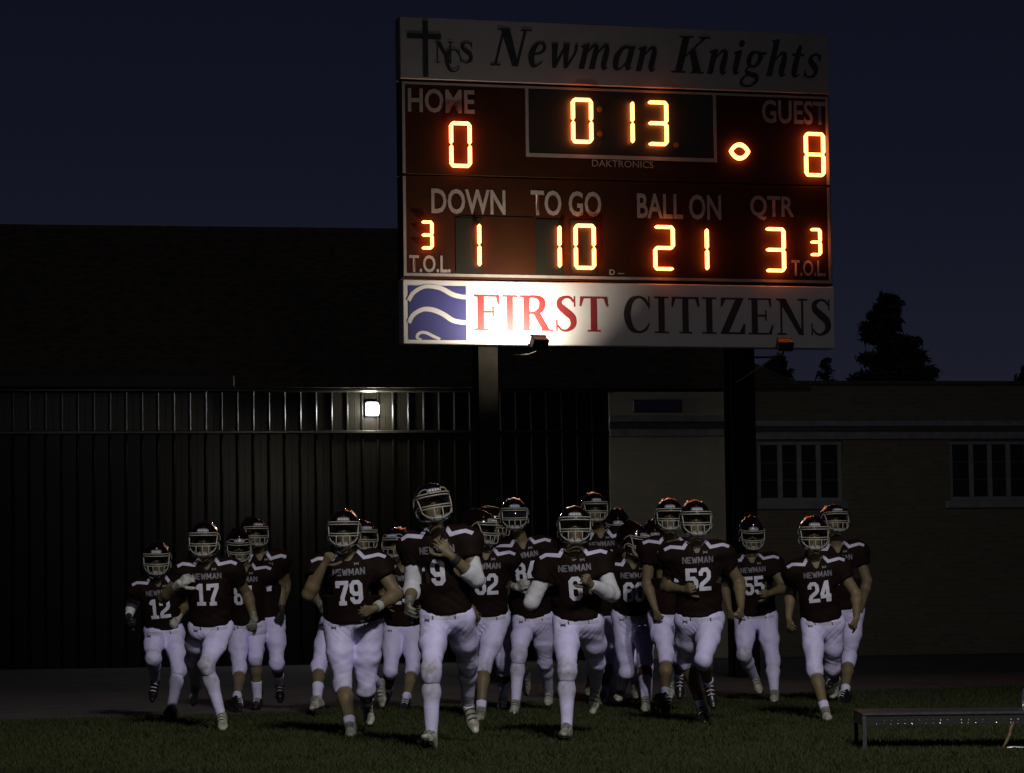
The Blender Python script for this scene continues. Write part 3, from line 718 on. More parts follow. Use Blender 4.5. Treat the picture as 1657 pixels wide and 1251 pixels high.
for i in range(len(rings)-1):
    for k in range(8):
        a0, a1 = 2*math.pi*k/8, 2*math.pi*(k+1)/8
        r0_, d0 = rings[i]; r1_, d1 = rings[i+1]
        rv.poly([(r0_*math.cos(a0), -d0, r0_*math.sin(a0)), (r0_*math.cos(a1), -d0, r0_*math.sin(a1)), (r1_*math.cos(a1), -d1, r1_*math.sin(a1)), (r1_*math.cos(a0), -d1, r1_*math.sin(a0))])
rvm = rv.mesh('stud', smooth=True); rvm.materials.append(M['rivet'])
for r_, z_ in enumerate((TH-.054, TH-.074)):
    for k in range(27):
        o = link('stud', rvm, None, tk); o.location = (.092+k*.0460+(.0 if r_ else .003)+rng.normal(0, .0008), .0015, z_+rng.normal(0, .0006)); o.rotation_euler = (rng.normal(0, .22), 0, rng.normal(0, .22))
        s = .75+.5*rng.random(); o.scale = (s, s, s)
sp = [ground(1621, 1222), None]
stl = empty('leather_strap', (at(1621, 1222, tY-.10)[0], tY-.10, 0), label='thin tan strap hanging diagonally in front of the low bench', cat='strap')
a_ = at(1640, 1168, tY-.03) - np.array([at(1621, 1222, tY-.10)[0], tY-.10, 0]); mid = a_*.5 + np.array([.012, -.01, .01])
sb_m = MB(); pts = [np.array([0, 0, .004]), a_*.25+np.array([.004, -.012, 0]), mid, a_*.78, a_]
sb_m.tube(pts, [.007, .009, .011, .009, .008], 5); sb_m.build('strap', M['leather'], stl, smooth=True)
lt = empty('metal_latch', (at(1640, 1213, tY-.06)[0], tY-.06, 0), label='shiny chrome latch lying on the grass by the bench at the right edge', cat='latch')
lm = MB(); lm.box((-.05, -.02, .0), (.13, .02, .012)); lm.tube([(-.05, -.022, .016), (.0, -.024, .02), (.06, -.022, .016), (.13, -.024, .02)], .009, 6)
lm.build('latch_plate', M['chrome'], lt, smooth=False, bevel=.003)
hu = at(1655, 1125, tY+.3)
hn = empty('chrome_handle', (hu[0], tY+.3, TH), label='chrome stand at the right edge resting on the bench top', cat='handle')
MB().tube([(0, 0, 0), (0, 0, .06), (.004, 0, .13), (.03, 0, .16), (.09, 0, .16)], .010, 7).build('bar', M['chrome'], hn, smooth=True)
MB().tube([(0, 0, 0), (0, 0, .012)], .03, 10).build('base', M['chrome'], hn)
# ------------------------------------------------------------------ implicit bodies: smooth unions of tapered limbs, meshed by surface nets
def nrm(v): v = np.asarray(v, float); return v / (np.linalg.norm(v) + 1e-12)
class Field:
    def __init__(s, lo, hi, h):
        s.h = h; s.lo = np.asarray(lo, float); n = np.ceil((np.asarray(hi) - s.lo) / h).astype(int) + 1
        s.n = n; s.F = np.full(tuple(n), 1.0, np.float32)
        s.ax = [s.lo[i] + h*np.arange(n[i]) for i in range(3)]
    def block(s, lo, hi):
        a = np.clip(np.floor((np.asarray(lo) - s.lo)/s.h).astype(int), 0, s.n-1); b = np.clip(np.ceil((np.asarray(hi) - s.lo)/s.h).astype(int)+1, 1, s.n)
        sl = tuple(slice(int(a[i]), int(b[i])) for i in range(3))
        X = s.ax[0][sl[0]][:, None, None]; Y = s.ax[1][sl[1]][None, :, None]; Z = s.ax[2][sl[2]][None, None, :]
        return sl, X, Y, Z
    def cone_d(s, a, b, ra, rb, fr, pad):
        a = np.asarray(a, float); b = np.asarray(b, float); rm = max(ra, rb) + pad
        sl, X, Y, Z = s.block(np.minimum(a, b) - rm, np.maximum(a, b) + rm)
        dx, dy, dz = X - a[0], Y - a[1], Z - a[2]; ba = b - a
        if fr is None:
            L2 = ba.dot(ba) + 1e-12
            t = np.clip((dx*ba[0] + dy*ba[1] + dz*ba[2]) / L2, 0, 1)
            d = np.sqrt((dx - t*ba[0])**2 + (dy - t*ba[1])**2 + (dz - t*ba[2])**2)
        else:                                   # squashed along axis fr[0] by factor fr[1]
            ax, sq = fr; ax = np.asarray(ax); g = (1/sq - 1)
            da = dx*ax[0] + dy*ax[1] + dz*ax[2]
            dx, dy, dz = dx + ax[0]*g*da, dy + ax[1]*g*da, dz + ax[2]*g*da
            ba = ba + ax*g*ba.dot(ax); L2 = ba.dot(ba) + 1e-12
            t = np.clip((dx*ba[0] + dy*ba[1] + dz*ba[2]) / L2, 0, 1)
            d = np.sqrt((dx - t*ba[0])**2 + (dy - t*ba[1])**2 + (dz - t*ba[2])**2)
        return sl, (d - (ra + (rb-ra)*t)).astype(np.float32)
    def add(s, a, b, ra, rb, k=.02, fr=None):
        sl, d = s.cone_d(a, b, ra, rb, fr, k + 3*s.h); f = s.F[sl]
        if k > 0:
            hh = np.clip(.5 + .5*(f - d)/k, 0, 1); s.F[sl] = f + (d - f)*hh - k*hh*(1-hh)
        else: s.F[sl] = np.minimum(f, d)
    def sub(s, a, b, ra, rb, k=.01, fr=None):
        sl, d = s.cone_d(a, b, ra, rb, fr, k + 3*s.h); f = s.F[sl]; d = -d
        hh = np.clip(.5 - .5*(f - d)/max(k, 1e-5), 0, 1); s.F[sl] = f + (d - f)*hh + k*hh*(1-hh)
    def cut(s, p, n, lo=None, hi=None):
        """remove what lies on the +n side of p, within a box"""
        sl, X, Y, Z = s.block(s.lo if lo is None else lo, s.lo + s.n*s.h if hi is None else hi)
        d = ((X-p[0])*n[0] + (Y-p[1])*n[1] + (Z-p[2])*n[2]).astype(np.float32)
        s.F[sl] = np.maximum(s.F[sl], d)
    def wrinkle(s, amp, seed, fq=38.0):
        g = np.random.default_rng(seed); X = s.ax[0][:, None, None]; Y = s.ax[1][None, :, None]; Z = s.ax[2][None, None, :]
        w = 0
        for i in range(3):
            k = g.normal(0, 1, 3); k = k/np.linalg.norm(k)*fq*(.6+.5*i); ph = g.random(3)*6.28
            w = w + np.sin(k[0]*X + ph[0])*np.sin(k[1]*Y + k[2]*Z + ph[1] + 1.5*np.sin(.4*k[2]*Z + ph[2]))/(1+.6*i)
        s.F += (amp*w).astype(np.float32)
    def fold(s, c, axis, amp, wl, rad, ph=0.0):
        """cloth creases running across axis, fading out rad away from c"""
        sl, X, Y, Z = s.block(np.asarray(c)-rad*1.9, np.asarray(c)+rad*1.9); dx, dy, dz = X-c[0], Y-c[1], Z-c[2]
        t = dx*axis[0]+dy*axis[1]+dz*axis[2]; r2 = (dx*dx+dy*dy+dz*dz)/(rad*rad)
        w_ = np.sin(6.283*t/wl + ph + 1.1*np.sin(19*dx+ph)+1.1*np.sin(17*dy+9*dz+2*ph))
        s.F[sl] += (amp*(np.maximum(w_, -.25))*np.exp(-r2)).astype(np.float32)
    def nets(s):
        F = s.F; nx, ny, nz = F.shape; ins = F < 0
        c = np.zeros((nx-1, ny-1, nz-1), np.uint8)
        for i in (0, 1):
            for j in (0, 1):
                for k in (0, 1): c += ins[i:nx-1+i, j:ny-1+j, k:nz-1+k]
        act = np.argwhere((c > 0) & (c < 8)); idx = np.full(c.shape, -1, np.int32)
        idx[act[:, 0], act[:, 1], act[:, 2]] = np.arange(len(act))
        cor = np.array([(i, j, k) for i in (0, 1) for j in (0, 1) for k in (0, 1)])
        val = np.stack([F[act[:, 0]+o[0], act[:, 1]+o[1], act[:, 2]+o[2]] for o in cor], 1)
        acc = np.zeros((len(act), 3)); cnt = np.zeros(len(act))
        for a in range(8):
            for b in range(a+1, 8):
                if np.abs(cor[a]-cor[b]).sum() != 1: continue
                va, vb = val[:, a], val[:, b]; m = (va < 0) != (vb < 0)
                t = np.where(m, va/np.where(m, va-vb, 1), 0)
                acc += np.where(m[:, None], cor[a] + (cor[b]-cor[a])*t[:, None], 0); cnt += m
        V = s.lo + (act + acc/np.maximum(cnt, 1)[:, None])*s.h
        Q = []
        for axn in range(3):
            sl0 = [slice(None)]*3; sl1 = [slice(None)]*3; sl0[axn] = slice(0, -1); sl1[axn] = slice(1, None)
            A, Bq = ins[tuple(sl0)], ins[tuple(sl1)]
            o1, o2 = (axn+1) % 3, (axn+2) % 3
            e = np.argwhere(A != Bq); e = e[(e[:, o1] > 0) & (e[:, o2] > 0) & (e[:, o1] < s.n[o1]-1) & (e[:, o2] < s.n[o2]-1)]
            if not len(e): continue
            def g(d1, d2):
                q = e.copy(); q[:, o1] += d1; q[:, o2] += d2; return idx[q[:, 0], q[:, 1], q[:, 2]]
            q = np.stack([g(-1, -1), g(0, -1), g(0, 0), g(-1, 0)], 1)
            fl = A[e[:, 0], e[:, 1], e[:, 2]]
            q[~fl] = q[~fl][:, ::-1]; Q.append(q)
        Q = np.concatenate(Q); Q = Q[(Q >= 0).all(1)]
        return V, Q
def relax(V, Q, it=1, lam=.5):
    E = np.concatenate([Q[:, [0, 1]], Q[:, [1, 2]], Q[:, [2, 3]], Q[:, [3, 0]]])
    for _ in range(it):
        S = np.zeros_like(V); c = np.bincount(E[:, 0], minlength=len(V)).astype(float)
        for k in range(3): S[:, k] = np.bincount(E[:, 0], V[E[:, 1], k], minlength=len(V))
        V = V + lam*(S/np.maximum(c, 1)[:, None] - V)*(c > 0)[:, None]
    return V

# ------------------------------------------------------------------ helmet, built once (local axes: x to the player's left, -y forward, z up)
def H3(x, f, z): return np.array([x, -f, z])
def helmet_meshes():
    F = Field((-.19, -.26, -.22), (.19, .22, .22), .0042)
    ex = np.array([1., 0, 0]); fy = np.array([0, 1., 0])
    F.add(H3(0, -.030, .028), H3(0, .028, .022), .128, .126, 0, (ex, .955))
    F.add(H3(0, -.07, -.03), H3(0, -.05, .02), .100, .11, .03)
    for s in (-1, 1):
        F.add(H3(s*.070, -.01, -.02), H3(s*.072, .050, -.088), .054, .040, .03)
        F.add(H3(s*.078, .055, -.075), H3(s*.070, .080, -.105), .032, .022, .02)
    F.add(H3(0, -.08, .155), H3(0, .105, .112), .012, .012, .03)                 # crown ridge
    for s in (-1, 1): F.add(H3(s*.05, -.07, .147), H3(s*.055, .09, .108), .010, .008, .02)
    F.sub(H3(0, -.022, .022), H3(0, .020, .018), .112, .112, .006, (ex, .955))   # hollow
    F.sub(H3(0, -.03, -.20), H3(0, -.01, -.02), .098, .100, .01)
    F.sub(H3(0, .17, -.047), H3(0, .10, -.047), .105, .088, .012, (np.array([0, 0, 1.]), .80))   # face opening
    F.sub(H3(0, .20, -.13), H3(0, .06, -.15), .100, .080, .02)
    for s in (-1, 1): F.sub(H3(s*.15, .005, -.035), H3(s*.10, .005, -.035), .014, .014, .004)     # ear holes
    F.cut((0, 0, -.128), (0, 0, -1))
    V, Q = F.nets(); V = relax(V, Q, 2)
    shell = np_mesh('helmet_shell', V, Q); shell.materials.append(M['helmet'])
    bv = BVHTree.FromPolygons([tuple(v) for v in V], [tuple(q) for q in Q])
    def arc(hw, fm, fe, z, n=15, zend=0.0):
        out = []
        for t in np.linspace(-1, 1, n):
            x = hw*math.sin(t*math.pi/2)*1.0; f = fe + (fm-fe)*math.cos(t*math.pi/2)**.8
            out.append(H3(x, f, z + zend*abs(t)**2.5))
        return out
    def tubes(paths, r, name):
        mb = MB()
        for p in paths: mb.tube(smooth_path([tuple(q) for q in p], 3), r, 6)
        me = mb.mesh(name, smooth=True); me.materials.append(M['mask']); return me
    def low(x): return H3(x, .178-1.3*x*x, -.128+2.2*x*x)
    ringlow = [H3(s, f, z) for s, f, z in ((-.108, .115, -.058), (-.098, .140, -.085), (-.066, .166, -.114), (-.03, .177, -.125), (0, .179, -.127), (.03, .177, -.125), (.066, .166, -.114), (.098, .140, -.085), (.108, .115, -.058))]
    common = [arc(.121, .166, .075, .056), arc(.118, .174, .080, .036), arc(.121, .186, .070, -.036, zend=.012), arc(.119, .188, .068, -.054, zend=.008), ringlow]
    for s in (-1, 1):
        common.append([H3(s*.119, .080, .056), H3(s*.116, .105, .02), H3(s*.112, .130, -.03), H3(s*.110, .125, -.058)])
        common.append([H3(s*.121, .075, .050), H3(s*.132, .045, .03), H3(s*.134, .02, -.005)])
        common.append([H3(s*.121, .070, -.030), H3(s*.131, .045, -.045), H3(s*.125, .035, -.085)])
    a = common + [[H3(x, .187-1.3*x*x, -.054), H3(x*1.0, .186-1.3*x*x, -.09), low(x)] for x in (-.052, 0, .052)]
    a2 = common[:2] + common[2:] + [[H3(x, .187-1.3*x*x, -.054), H3(x*.95, .186-1.3*x*x, -.09), low(x*.9)] for x in (-.075, -.028, .028, .075)]
    open_m = common + [[H3(s*.03, .186, -.054), H3(s*.03, .184, -.09), low(s*.03)] for s in (-1, 1)] + \
             [[H3(s*.045, .168, .056), H3(s*.05, .158, .085), H3(s*.085, .130, .085), H3(s*.112, .098, .052)] for s in (-1, 1)]
    masks = [tubes(a, .0046, 'face_mask_three_bar'), tubes(a2, .0046, 'face_mask_four_bar'), tubes(open_m, .0048, 'face_mask_loop')]
    # front bumper plate pressed on the brow
    def patch(x0, x1, z0, z1, nx, nz, off, name, m, rnd=.0):
        V, Q = [], []
        for i in range(nx+1):
            for j in range(nz+1):
                x = x0 + (x1-x0)*i/nx; z = z0 + (z1-z0)*j/nz
                z -= rnd*(2*(x-(x0+x1)/2)/(x1-x0))**4*(j/nz)
                h = bv.ray_cast(Vector((x, -.5, z)), Vector((0, 1, 0)))
                p = h[0] if h[0] else Vector((x, -.1, z)); V.append(tuple(p + Vector((0, -off, 0))))
        for i in range(nx):
            for j in range(nz):
                k = i*(nz+1)+j; Q.append((k, k+nz+1, k+nz+2, k+1))
        me = bpy.data.meshes.new(name); me.from_pydata(V, [], Q); me.update()
        bm = bmesh.new(); bm.from_mesh(me); bmesh.ops.solidify(bm, geom=bm.faces[:], thickness=.006); bm.to_mesh(me); bm.free()
        me.polygons.foreach_set('use_smooth', np.ones(len(me.polygons), dtype=bool)); me.materials.append(m); return me
    bump = patch(-.050, .050, .058, .094, 12, 5, .008, 'front_bumper', M['bumper'], .012)
    mb = MB()                                   # bumper lettering blocks and clips
    for x in (-.030, -.010, .010, .030): mb.box((x-.006, -.171, .068), (x+.006, -.160, .082))
    clips = mb.mesh('bumper_mark'); clips.materials.append(M['print_w'])
    ch = Field((-.11, -.21, -.19), (.11, .0, -.02), .005)
    ch.add(H3(-.022, .118, -.122), H3(.022, .118, -.122), .034, .034, 0, (np.array([0, 0, 1.]), .8)); ch.sub(H3(-.022, .095, -.110), H3(.022, .095, -.110), .036, .036, .004)
    for s in (-1, 1):
        ch.add(H3(s*.045, .122, -.122), H3(s*.085, .085, -.085), .007, .006, .006); ch.add(H3(s*.045, .118, -.138), H3(s*.09, .055, -.118), .007, .006, .006)
    V, Q = ch.nets(); V = relax(V, Q, 1); chin = np_mesh('chin_strap', V, Q); chin.materials.append(M['strap'])
    vz = []
    n = 16
    VV, QQ = [], []
    for i, t in enumerate(np.linspace(-1, 1, n+1)):
        for z in (-.045, -.005, .040):
            VV.append(tuple(H3(.106*math.sin(t*math.pi/2), .06+.105*math.cos(t*math.pi/2)**.8, z)))
    for i in range(n):
        for j in range(2): QQ.append((i*3+j, i*3+3+j, i*3+4+j, i*3+1+j))
    vis = bpy.data.meshes.new('visor'); vis.from_pydata(VV, [], QQ); vis.update()
    bm = bmesh.new(); bm.from_mesh(vis); bmesh.ops.solidify(bm, geom=bm.faces[:], thickness=.003); bm.to_mesh(vis); bm.free()
    vis.polygons.foreach_set('use_smooth', np.ones(len(vis.polygons), dtype=bool)); vis.materials.append(M['visor'])
    return shell, masks, bump, chin, vis, clips
HELM = helmet_meshes()
_eb = MB()
def _sph(r, n=8):
    mb = MB()
    for i in range(n):
        for j in range(2*n):
            a0, a1 = math.pi*i/n, math.pi*(i+1)/n; b0, b1 = math.pi*j/n, math.pi*(j+1)/n
            P = lambda a, b: (r*math.sin(a)*math.cos(b), r*math.cos(a), r*math.sin(a)*math.sin(b))
            mb.poly([P(a0, b0), P(a1, b0), P(a1, b1), P(a0, b1)])
    me = mb.mesh('eyeball', smooth=True); me.materials.append(M['eye']); me.materials.append(M['pupil'])
    for p in me.polygons:
        if p.center.y < -r*.80: p.material_index = 1
    return me
EYE = _sph(.0125)

# ------------------------------------------------------------------ jersey figures (block strokes)
def ch_loop(L, B_, R_, T, c): return [(L, B_+c), (L, T-c), (L+c, T), (R_-c, T), (R_, T-c), (R_, B_+c), (R_-c, B_), (L+c, B_)]
l_, r_, b_, t_, c_ = .11, .53, .10, .90, .11
BLK = {
 '0': [(ch_loop(l_, b_, r_, t_, c_), 1)],
 '1': [([(.33, 0), (.33, 1)], 0), ([(.10, .74), (.20, .88), (.30, .92)], 0), ([(.08, .085), (.58, .085)], 0)],
 '2': [([(l_, .66), (l_, t_-c_), (l_+c_, t_), (r_-c_, t_), (r_, t_-c_), (r_, .60), (r_-.06, .50), (l_+.04, .30), (l_, .20), (l_, b_), (r_+.1, b_)], 0)],
 '3': [([(l_, .70), (l_, t_-c_), (l_+c_, t_), (r_-c_, t_), (r_, t_-c_), (r_, .62), (r_-.08, .52), (r_, .42), (r_, b_+c_), (r_-c_, b_), (l_+c_, b_), (l_, b_+c_), (l_, .30)], 0), ([(.28, .52), (r_-.06, .52)], 0)],
 '4': [([(.44, 0), (.44, 1)], 0), ([(.40, .95), (.08, .34)], 0), ([(0, .27), (.62, .27)], 0), ([(.30, .085), (.60, .085)], 0)],
 '5': [([(r_+.06, t_), (l_, t_), (l_, .55), (r_-c_, .55), (r_, .55-c_), (r_, b_+c_), (r_-c_, b_), (l_+c_, b_), (l_, b_+c_), (l_, .28)], 0)],
 '6': [([(r_, .70), (r_, t_-c_), (r_-c_, t_), (l_+c_, t_), (l_, t_-c_), (l_, b_+c_), (l_+c_, b_), (r_-c_, b_), (r_, b_+c_), (r_, .57-c_), (r_-c_, .57), (l_+.05, .57)], 0)],
 '7': [([(0, t_), (r_, t_), (r_, .80), (.30, .30), (.30, 0)], 0), ([(.09, .95), (.09, .70)], 0), ([(.12, .075), (.50, .075)], 0)],
 '8': [(ch_loop(l_, .52, r_, t_, .1), 1), (ch_loop(l_, b_, r_, .52, .1), 1)],
 '9': [([(l_, .30), (l_, b_+c_), (l_+c_, b_), (r_-c_, b_), (r_, b_+c_), (r_, t_-c_), (r_-c_, t_), (l_+c_, t_), (l_, t_-c_), (l_, .43+c_), (l_+c_, .43), (r_-.05, .43)], 0)],
 'N': [([(.09, 0), (.09, 1)], 0), ([(.11, .96), (.55, .04)], 0), ([(.57, 0), (.57, 1)], 0)],
 'E': [([(.10, 0), (.10, 1)], 0), ([(.10, .92), (.56, .92)], 0), ([(.10, .5), (.48, .5)], 0), ([(.10, .08), (.56, .08)], 0)],
 'W': [([(.03, 1), (.20, .02)], 0), ([(.20, .02), (.36, .85)], 0), ([(.36, .85), (.52, .02)], 0), ([(.52, .02), (.69, 1)], 0)],
 'M': [([(.09, 0), (.09, 1)], 0), ([(.11, .96), (.37, .25)], 0), ([(.37, .25), (.63, .96)], 0), ([(.65, 0), (.65, 1)], 0)],
 'A': [([(.05, 0), (.31, .98)], 0), ([(.31, .98), (.57, 0)], 0), ([(.17, .32), (.45, .32)], 0)],
}
ADV = {'W': .80, 'M': .82, '1': .64}
def ribbon(pts, w, closed, step):
    """constant width mitred ribbon -> rows of (left, mid, right) points"""
    P = [np.array(p, float) for p in pts]; n = len(P); L = []
    for i in range(n):
        a = P[i-1] if (i > 0 or closed) else None; c = P[(i+1) % n] if (i < n-1 or closed) else None
        d0 = nrm(P[i]-a) if a is not None else nrm(c-P[i]); d1 = nrm(c-P[i]) if c is not None else d0
        n0_ = np.array([-d0[1], d0[0]]); n1_ = np.array([-d1[1], d1[0]]); m = nrm(n0_+n1_); k = 1/max(.45, m.dot(n0_))
        L.append(m*k*w/2)
    rows = []
    segs = n if closed else n-1
    for i in range(segs):
        j = (i+1) % n; m = max(1, int(np.linalg.norm(P[j]-P[i])/step))
        for t in range(m):
            f = t/m; c = P[i]*(1-f)+P[j]*f; o = L[i]*(1-f)+L[j]*f; rows.append((c+o, c, c-o))
    rows.append(rows[0] if closed else (P[-1]+L[-1], P[-1], P[-1]-L[-1]))
    return rows
def print_on(name, strokes, bvh, org, ex, up, fw, m, parent, base, off=.0035, direction=None):
    """lay strokes [(pts in metres, width, closed)] on a surface seen along -fw"""
    V, Q = [], []
    dirn = Vector(-(np.asarray(direction) if direction is not None else fw))
    for li, (pts, w, cl) in enumerate(strokes):
        rows = ribbon(pts, w, cl, .014); k0 = len(V)
        for tri in rows:
            for p in tri:
                q = org + ex*p[0] + up*p[1]; hit = None
                for dz in (0, -.012, -.025, -.04):
                    h = bvh.ray_cast(Vector(q + up*dz) - dirn*.7, dirn)
                    if h[0] is not None: hit = h; break
                if hit is None:
                    h = bvh.find_nearest(Vector(q + fw*.15)); hit = h
                nn = hit[1] if hit[1].dot(dirn) < 0 else -hit[1]
                V.append(tuple(hit[0] + nn*(off + .0007*(li % 7)) - Vector(base)))
        for r in range(len(rows)-1):
            a = k0+r*3; Q += [(a, a+3, a+4, a+1), (a+1, a+4, a+5, a+2)]
    if not Q: return None
    me = np_mesh(name, np.array(V), np.array(Q)); return link(name, me, m, parent)
def text_strokes(txt, cx, y0, h, width, t):
    adv = [ADV.get(c, .66) for c in txt]; tot = sum(adv); sx = width/tot; x = cx-width/2; out = []
    for c, a in zip(txt, adv):
        for pts, cl in BLK[c]: out.append(([(x+px*sx*.97, y0+py*h) for px, py in pts], t, cl))
        x += a*sx
    return out
def mark_strokes(cx, cz, s):
    """two interlocked arcs, one up and one down"""
    up_ = [(cx+s*math.cos(a)*.8, cz+s*.62-s*.75*math.sin(a)) for a in np.linspace(.15, math.pi-.15, 7)]
    dn_ = [(cx+s*math.cos(a)*.8, cz-s*.62+s*.75*math.sin(a)) for a in np.linspace(.15, math.pi-.15, 7)]
    return [(up_, s*.34, False), (dn_, s*.34, False)]

# ------------------------------------------------------------------ one player
def solve(px, anchor, L, toward):
    """point on the pixel's line of sight at distance L from anchor; toward=True picks the root nearer the camera"""
    d = ray(*px); d = d/d[1]; o = CAM - anchor
    a = d.dot(d); b = 2*o.dot(d); c = o.dot(o)-L*L; D = b*b-4*a*c
    if D <= 0: t = -b/(2*a)
    else: t = (-b - math.sqrt(D))/(2*a) if toward else (-b + math.sqrt(D))/(2*a)
    P = CAM + d*t; v = P-anchor; l = np.linalg.norm(v)
    return P

def hand_cones(W_, h, pn, side, curl, spread, k):
    """list of (a, b, ra, rb, blend, squash) for a palm, four fingers and a thumb"""
    out = []
    for s in (-.6, 0, .6):
        out.append((W_+h*.01, W_+h*.082*k+side*s*.046*k, .024*k, .021*k, .014, (pn, .62)))
    ln = (.070, .080, .076, .060)
    for i, s in enumerate((1.0, .36, -.30, -.95)):
        p = W_+h*(.088-.008*abs(s))*k+side*s*.031*k; d = nrm(h+side*s*spread); a = curl*.7
        for j, f in enumerate((.46, .31, .25)):
            c = nrm(d*math.cos(a)+pn*math.sin(a)); q = p+c*ln[i]*f*k; r = (.0100-.0011*j)*k
            out.append((p, q, r, r-.0008, .0, None)); p = q; a += curl*(.95 if j == 0 else .7)
    p = W_+h*.025*k+side*.026*k+pn*.006
    for f, w in ((.045, .9), (.034, .55), (.028, .3)):
        q = p+nrm(h*(1-.35*w)+side*w+pn*(.35+.25*curl))*f*k; out.append((p, q, .0125*k, .0108*k, .006, None)); p = q
    return out

NPL = [0]
def player(head, neck, pelvis, gs, label, k=1.0, w=1.0, yaw=0, tilt=0, hyaw=0, hpitch=0, hroll=0, num=None,
           eR=None, eL=None, wR=None, wL=None, hR=None, hL=None, kR=None, kL=None, aR=None, aL=None, tR=None, tL=None,
           arms='bfbf', legs='fbfb', curl=(1.1, 1.1), mask=0, visor=False, skin=0, sleeves=(None, None), gloves=(None, None),
           socks=('long', 'long'), shoes='w', stain=(0, 0), band=(None, None), wrist=(None, None), res=.0095, extra=None, rear=False):
    """joints are photo pixels; depth comes from bone lengths. gs = pixels per metre first guess; feet then settle on the turf"""
    NPL[0] += 1; seed = NPL[0]*13
    Y = FPX/gs; g = gs
    px0 = pelvis[0]
    def dflt(v, alt): return v if v is not None else alt
    eR = dflt(eR, (neck[0]-.27*g, neck[1]+.33*g)); eL = dflt(eL, (neck[0]+.27*g, neck[1]+.33*g))
    wR = dflt(wR, (eR[0]+.10*g, eR[1]+.02*g)); wL = dflt(wL, (eL[0]-.08*g, eL[1]+.06*g))
    kR = dflt(kR, (pelvis[0]-.10*g, pelvis[1]+.36*g)); kL = dflt(kL, (pelvis[0]+.11*g, pelvis[1]+.42*g))
    gy = horizon(pelvis[0])+g
    aR = dflt(aR, (kR[0]+.02*g, gy-.09*g)); aL = dflt(aL, (kL[0]+.02*g, kL[1]+.2*g))
    tR = dflt(tR, (aR[0]-.02*g, aR[1]+.08*g)); tL = dflt(tL, (aL[0]+.01*g, aL[1]+.17*g))
    th, shn, ua, fa = .445*k, .435*k, .30*k, .262*k
    for it in range(3):
        Pv = at(*pelvis, Y); Nk = at(*neck, Y-.07*k); Hd = at(*head, Y-.115*k)
        up = nrm(Nk-Pv); ex0 = np.array([math.cos(R(yaw)), math.sin(R(yaw)), math.tan(R(tilt))]); ex = nrm(ex0-up*ex0.dot(up)); fw = np.cross(ex, up)
        hx = nrm(np.array([math.cos(R(yaw*.5)), math.sin(R(yaw*.5)), 0]))
        hipR, hipL = Pv-hx*.090*k*w, Pv+hx*.090*k*w
        KR = solve(kR, hipR, th, legs[0] == 'f'); AR = solve(aR, KR, shn, legs[1] == 'f')
        KL = solve(kL, hipL, th, legs[2] == 'f'); AL = solve(aL, KL, shn, legs[3] == 'f')
        TR = solve(tR, AR, .205*k, True); TL = solve(tL, AL, .205*k, True)
        low = min(TR[2], TL[2], AR[2]-.08*k, AL[2]-.08*k) - .010
        Y = Y/(1-low)
    shR, shL = Nk-ex*.185*k*(.5+.5*w)-up*.085*k, Nk+ex*.185*k*(.5+.5*w)-up*.085*k
    ER = solve(eR, shR, ua, arms[0] == 'f'); WR = solve(wR, ER, fa, arms[1] == 'f')
    EL = solve(eL, shL, ua, arms[2] == 'f'); WL = solve(wL, EL, fa, arms[3] == 'f')
    fl = lambda P, v, r: None
    base = np.array([Pv[0], Pv[1], 0.0])
    root = empty('person', base, label=label, cat='person', group='football players running onto the field')
    sk = SKIN[skin]
    def make(F, name, m, parent, it=1, stain_at=None, lam=.5):
        V, Q = F.nets()
        if it: V = relax(V, Q, it, lam)
        me = np_mesh(name, V-base, Q)
        if stain_at is not None:
            s = np.zeros(len(V))
            for p, r, a in stain_at: s = np.maximum(s, a*np.clip(1.25-np.linalg.norm(V-p, axis=1)/r, 0, 1))
            at_ = me.attributes.new('stain', 'FLOAT', 'POINT'); at_.data.foreach_set('value', s.astype(np.float32))
        return link(name, me, m, parent), V, Q
    allp = np.array([Hd, Nk, Pv, KR, KL, AR, AL, TR, TL, ER, EL, WR, WL, shR, shL])
    # ---- feet frames
    feet = []
    for A, K_, T in ((AR, KR, TR), (AL, KL, TL)):
        e = nrm(T-A); n_ = nrm(K_-A); m_ = n_-e*n_.dot(e); m_ = nrm(m_ if np.linalg.norm(m_) > .05 else np.array([0, -.2, 1.])-e*np.array([0, -.2, 1.]).dot(e)); ph = math.atan2(.07, .19)
        d = e*math.cos(ph)+m_*math.sin(ph); nn = m_*math.cos(ph)-e*math.sin(ph); feet.append((A, d, nn, np.cross(d, nn)))
    # ---- hands
    hands = []
    for W_, E_, hp, cu, sgn, ht in ((WR, ER, hR, curl[0], 1, 0), (WL, EL, hL, curl[1], -1, 1)):
        h = nrm(W_-E_)
        if hp is not None: h = nrm(solve(hp, W_, .15*k, True)-W_)
        toC = nrm(-fw*1.0+np.array([0, 0, -.25])+(-sgn*ex)*.0)
        pn = -fw*.7+ex*sgn*.6; pn = nrm(pn-h*pn.dot(h)); side = np.cross(pn, h)*sgn
        hands.append(hand_cones(W_, h, pn, side, cu, .12, k))
    # ---- skin
    B0 = Field(allp.min(0)-.20, allp.max(0)+.20, res)
    B0.add(Pv+up*.02, Nk-up*.16, .115*k*w, .125*k*w, 0, (fw, .72)); B0.add(shR+ex*.02, shL-ex*.02, .055, .055, .05)
    B0.add(Nk-up*.06-fw*.02, Hd-up*.06+fw*.005, .062*k, .054*k, .03)
    hex_ = None
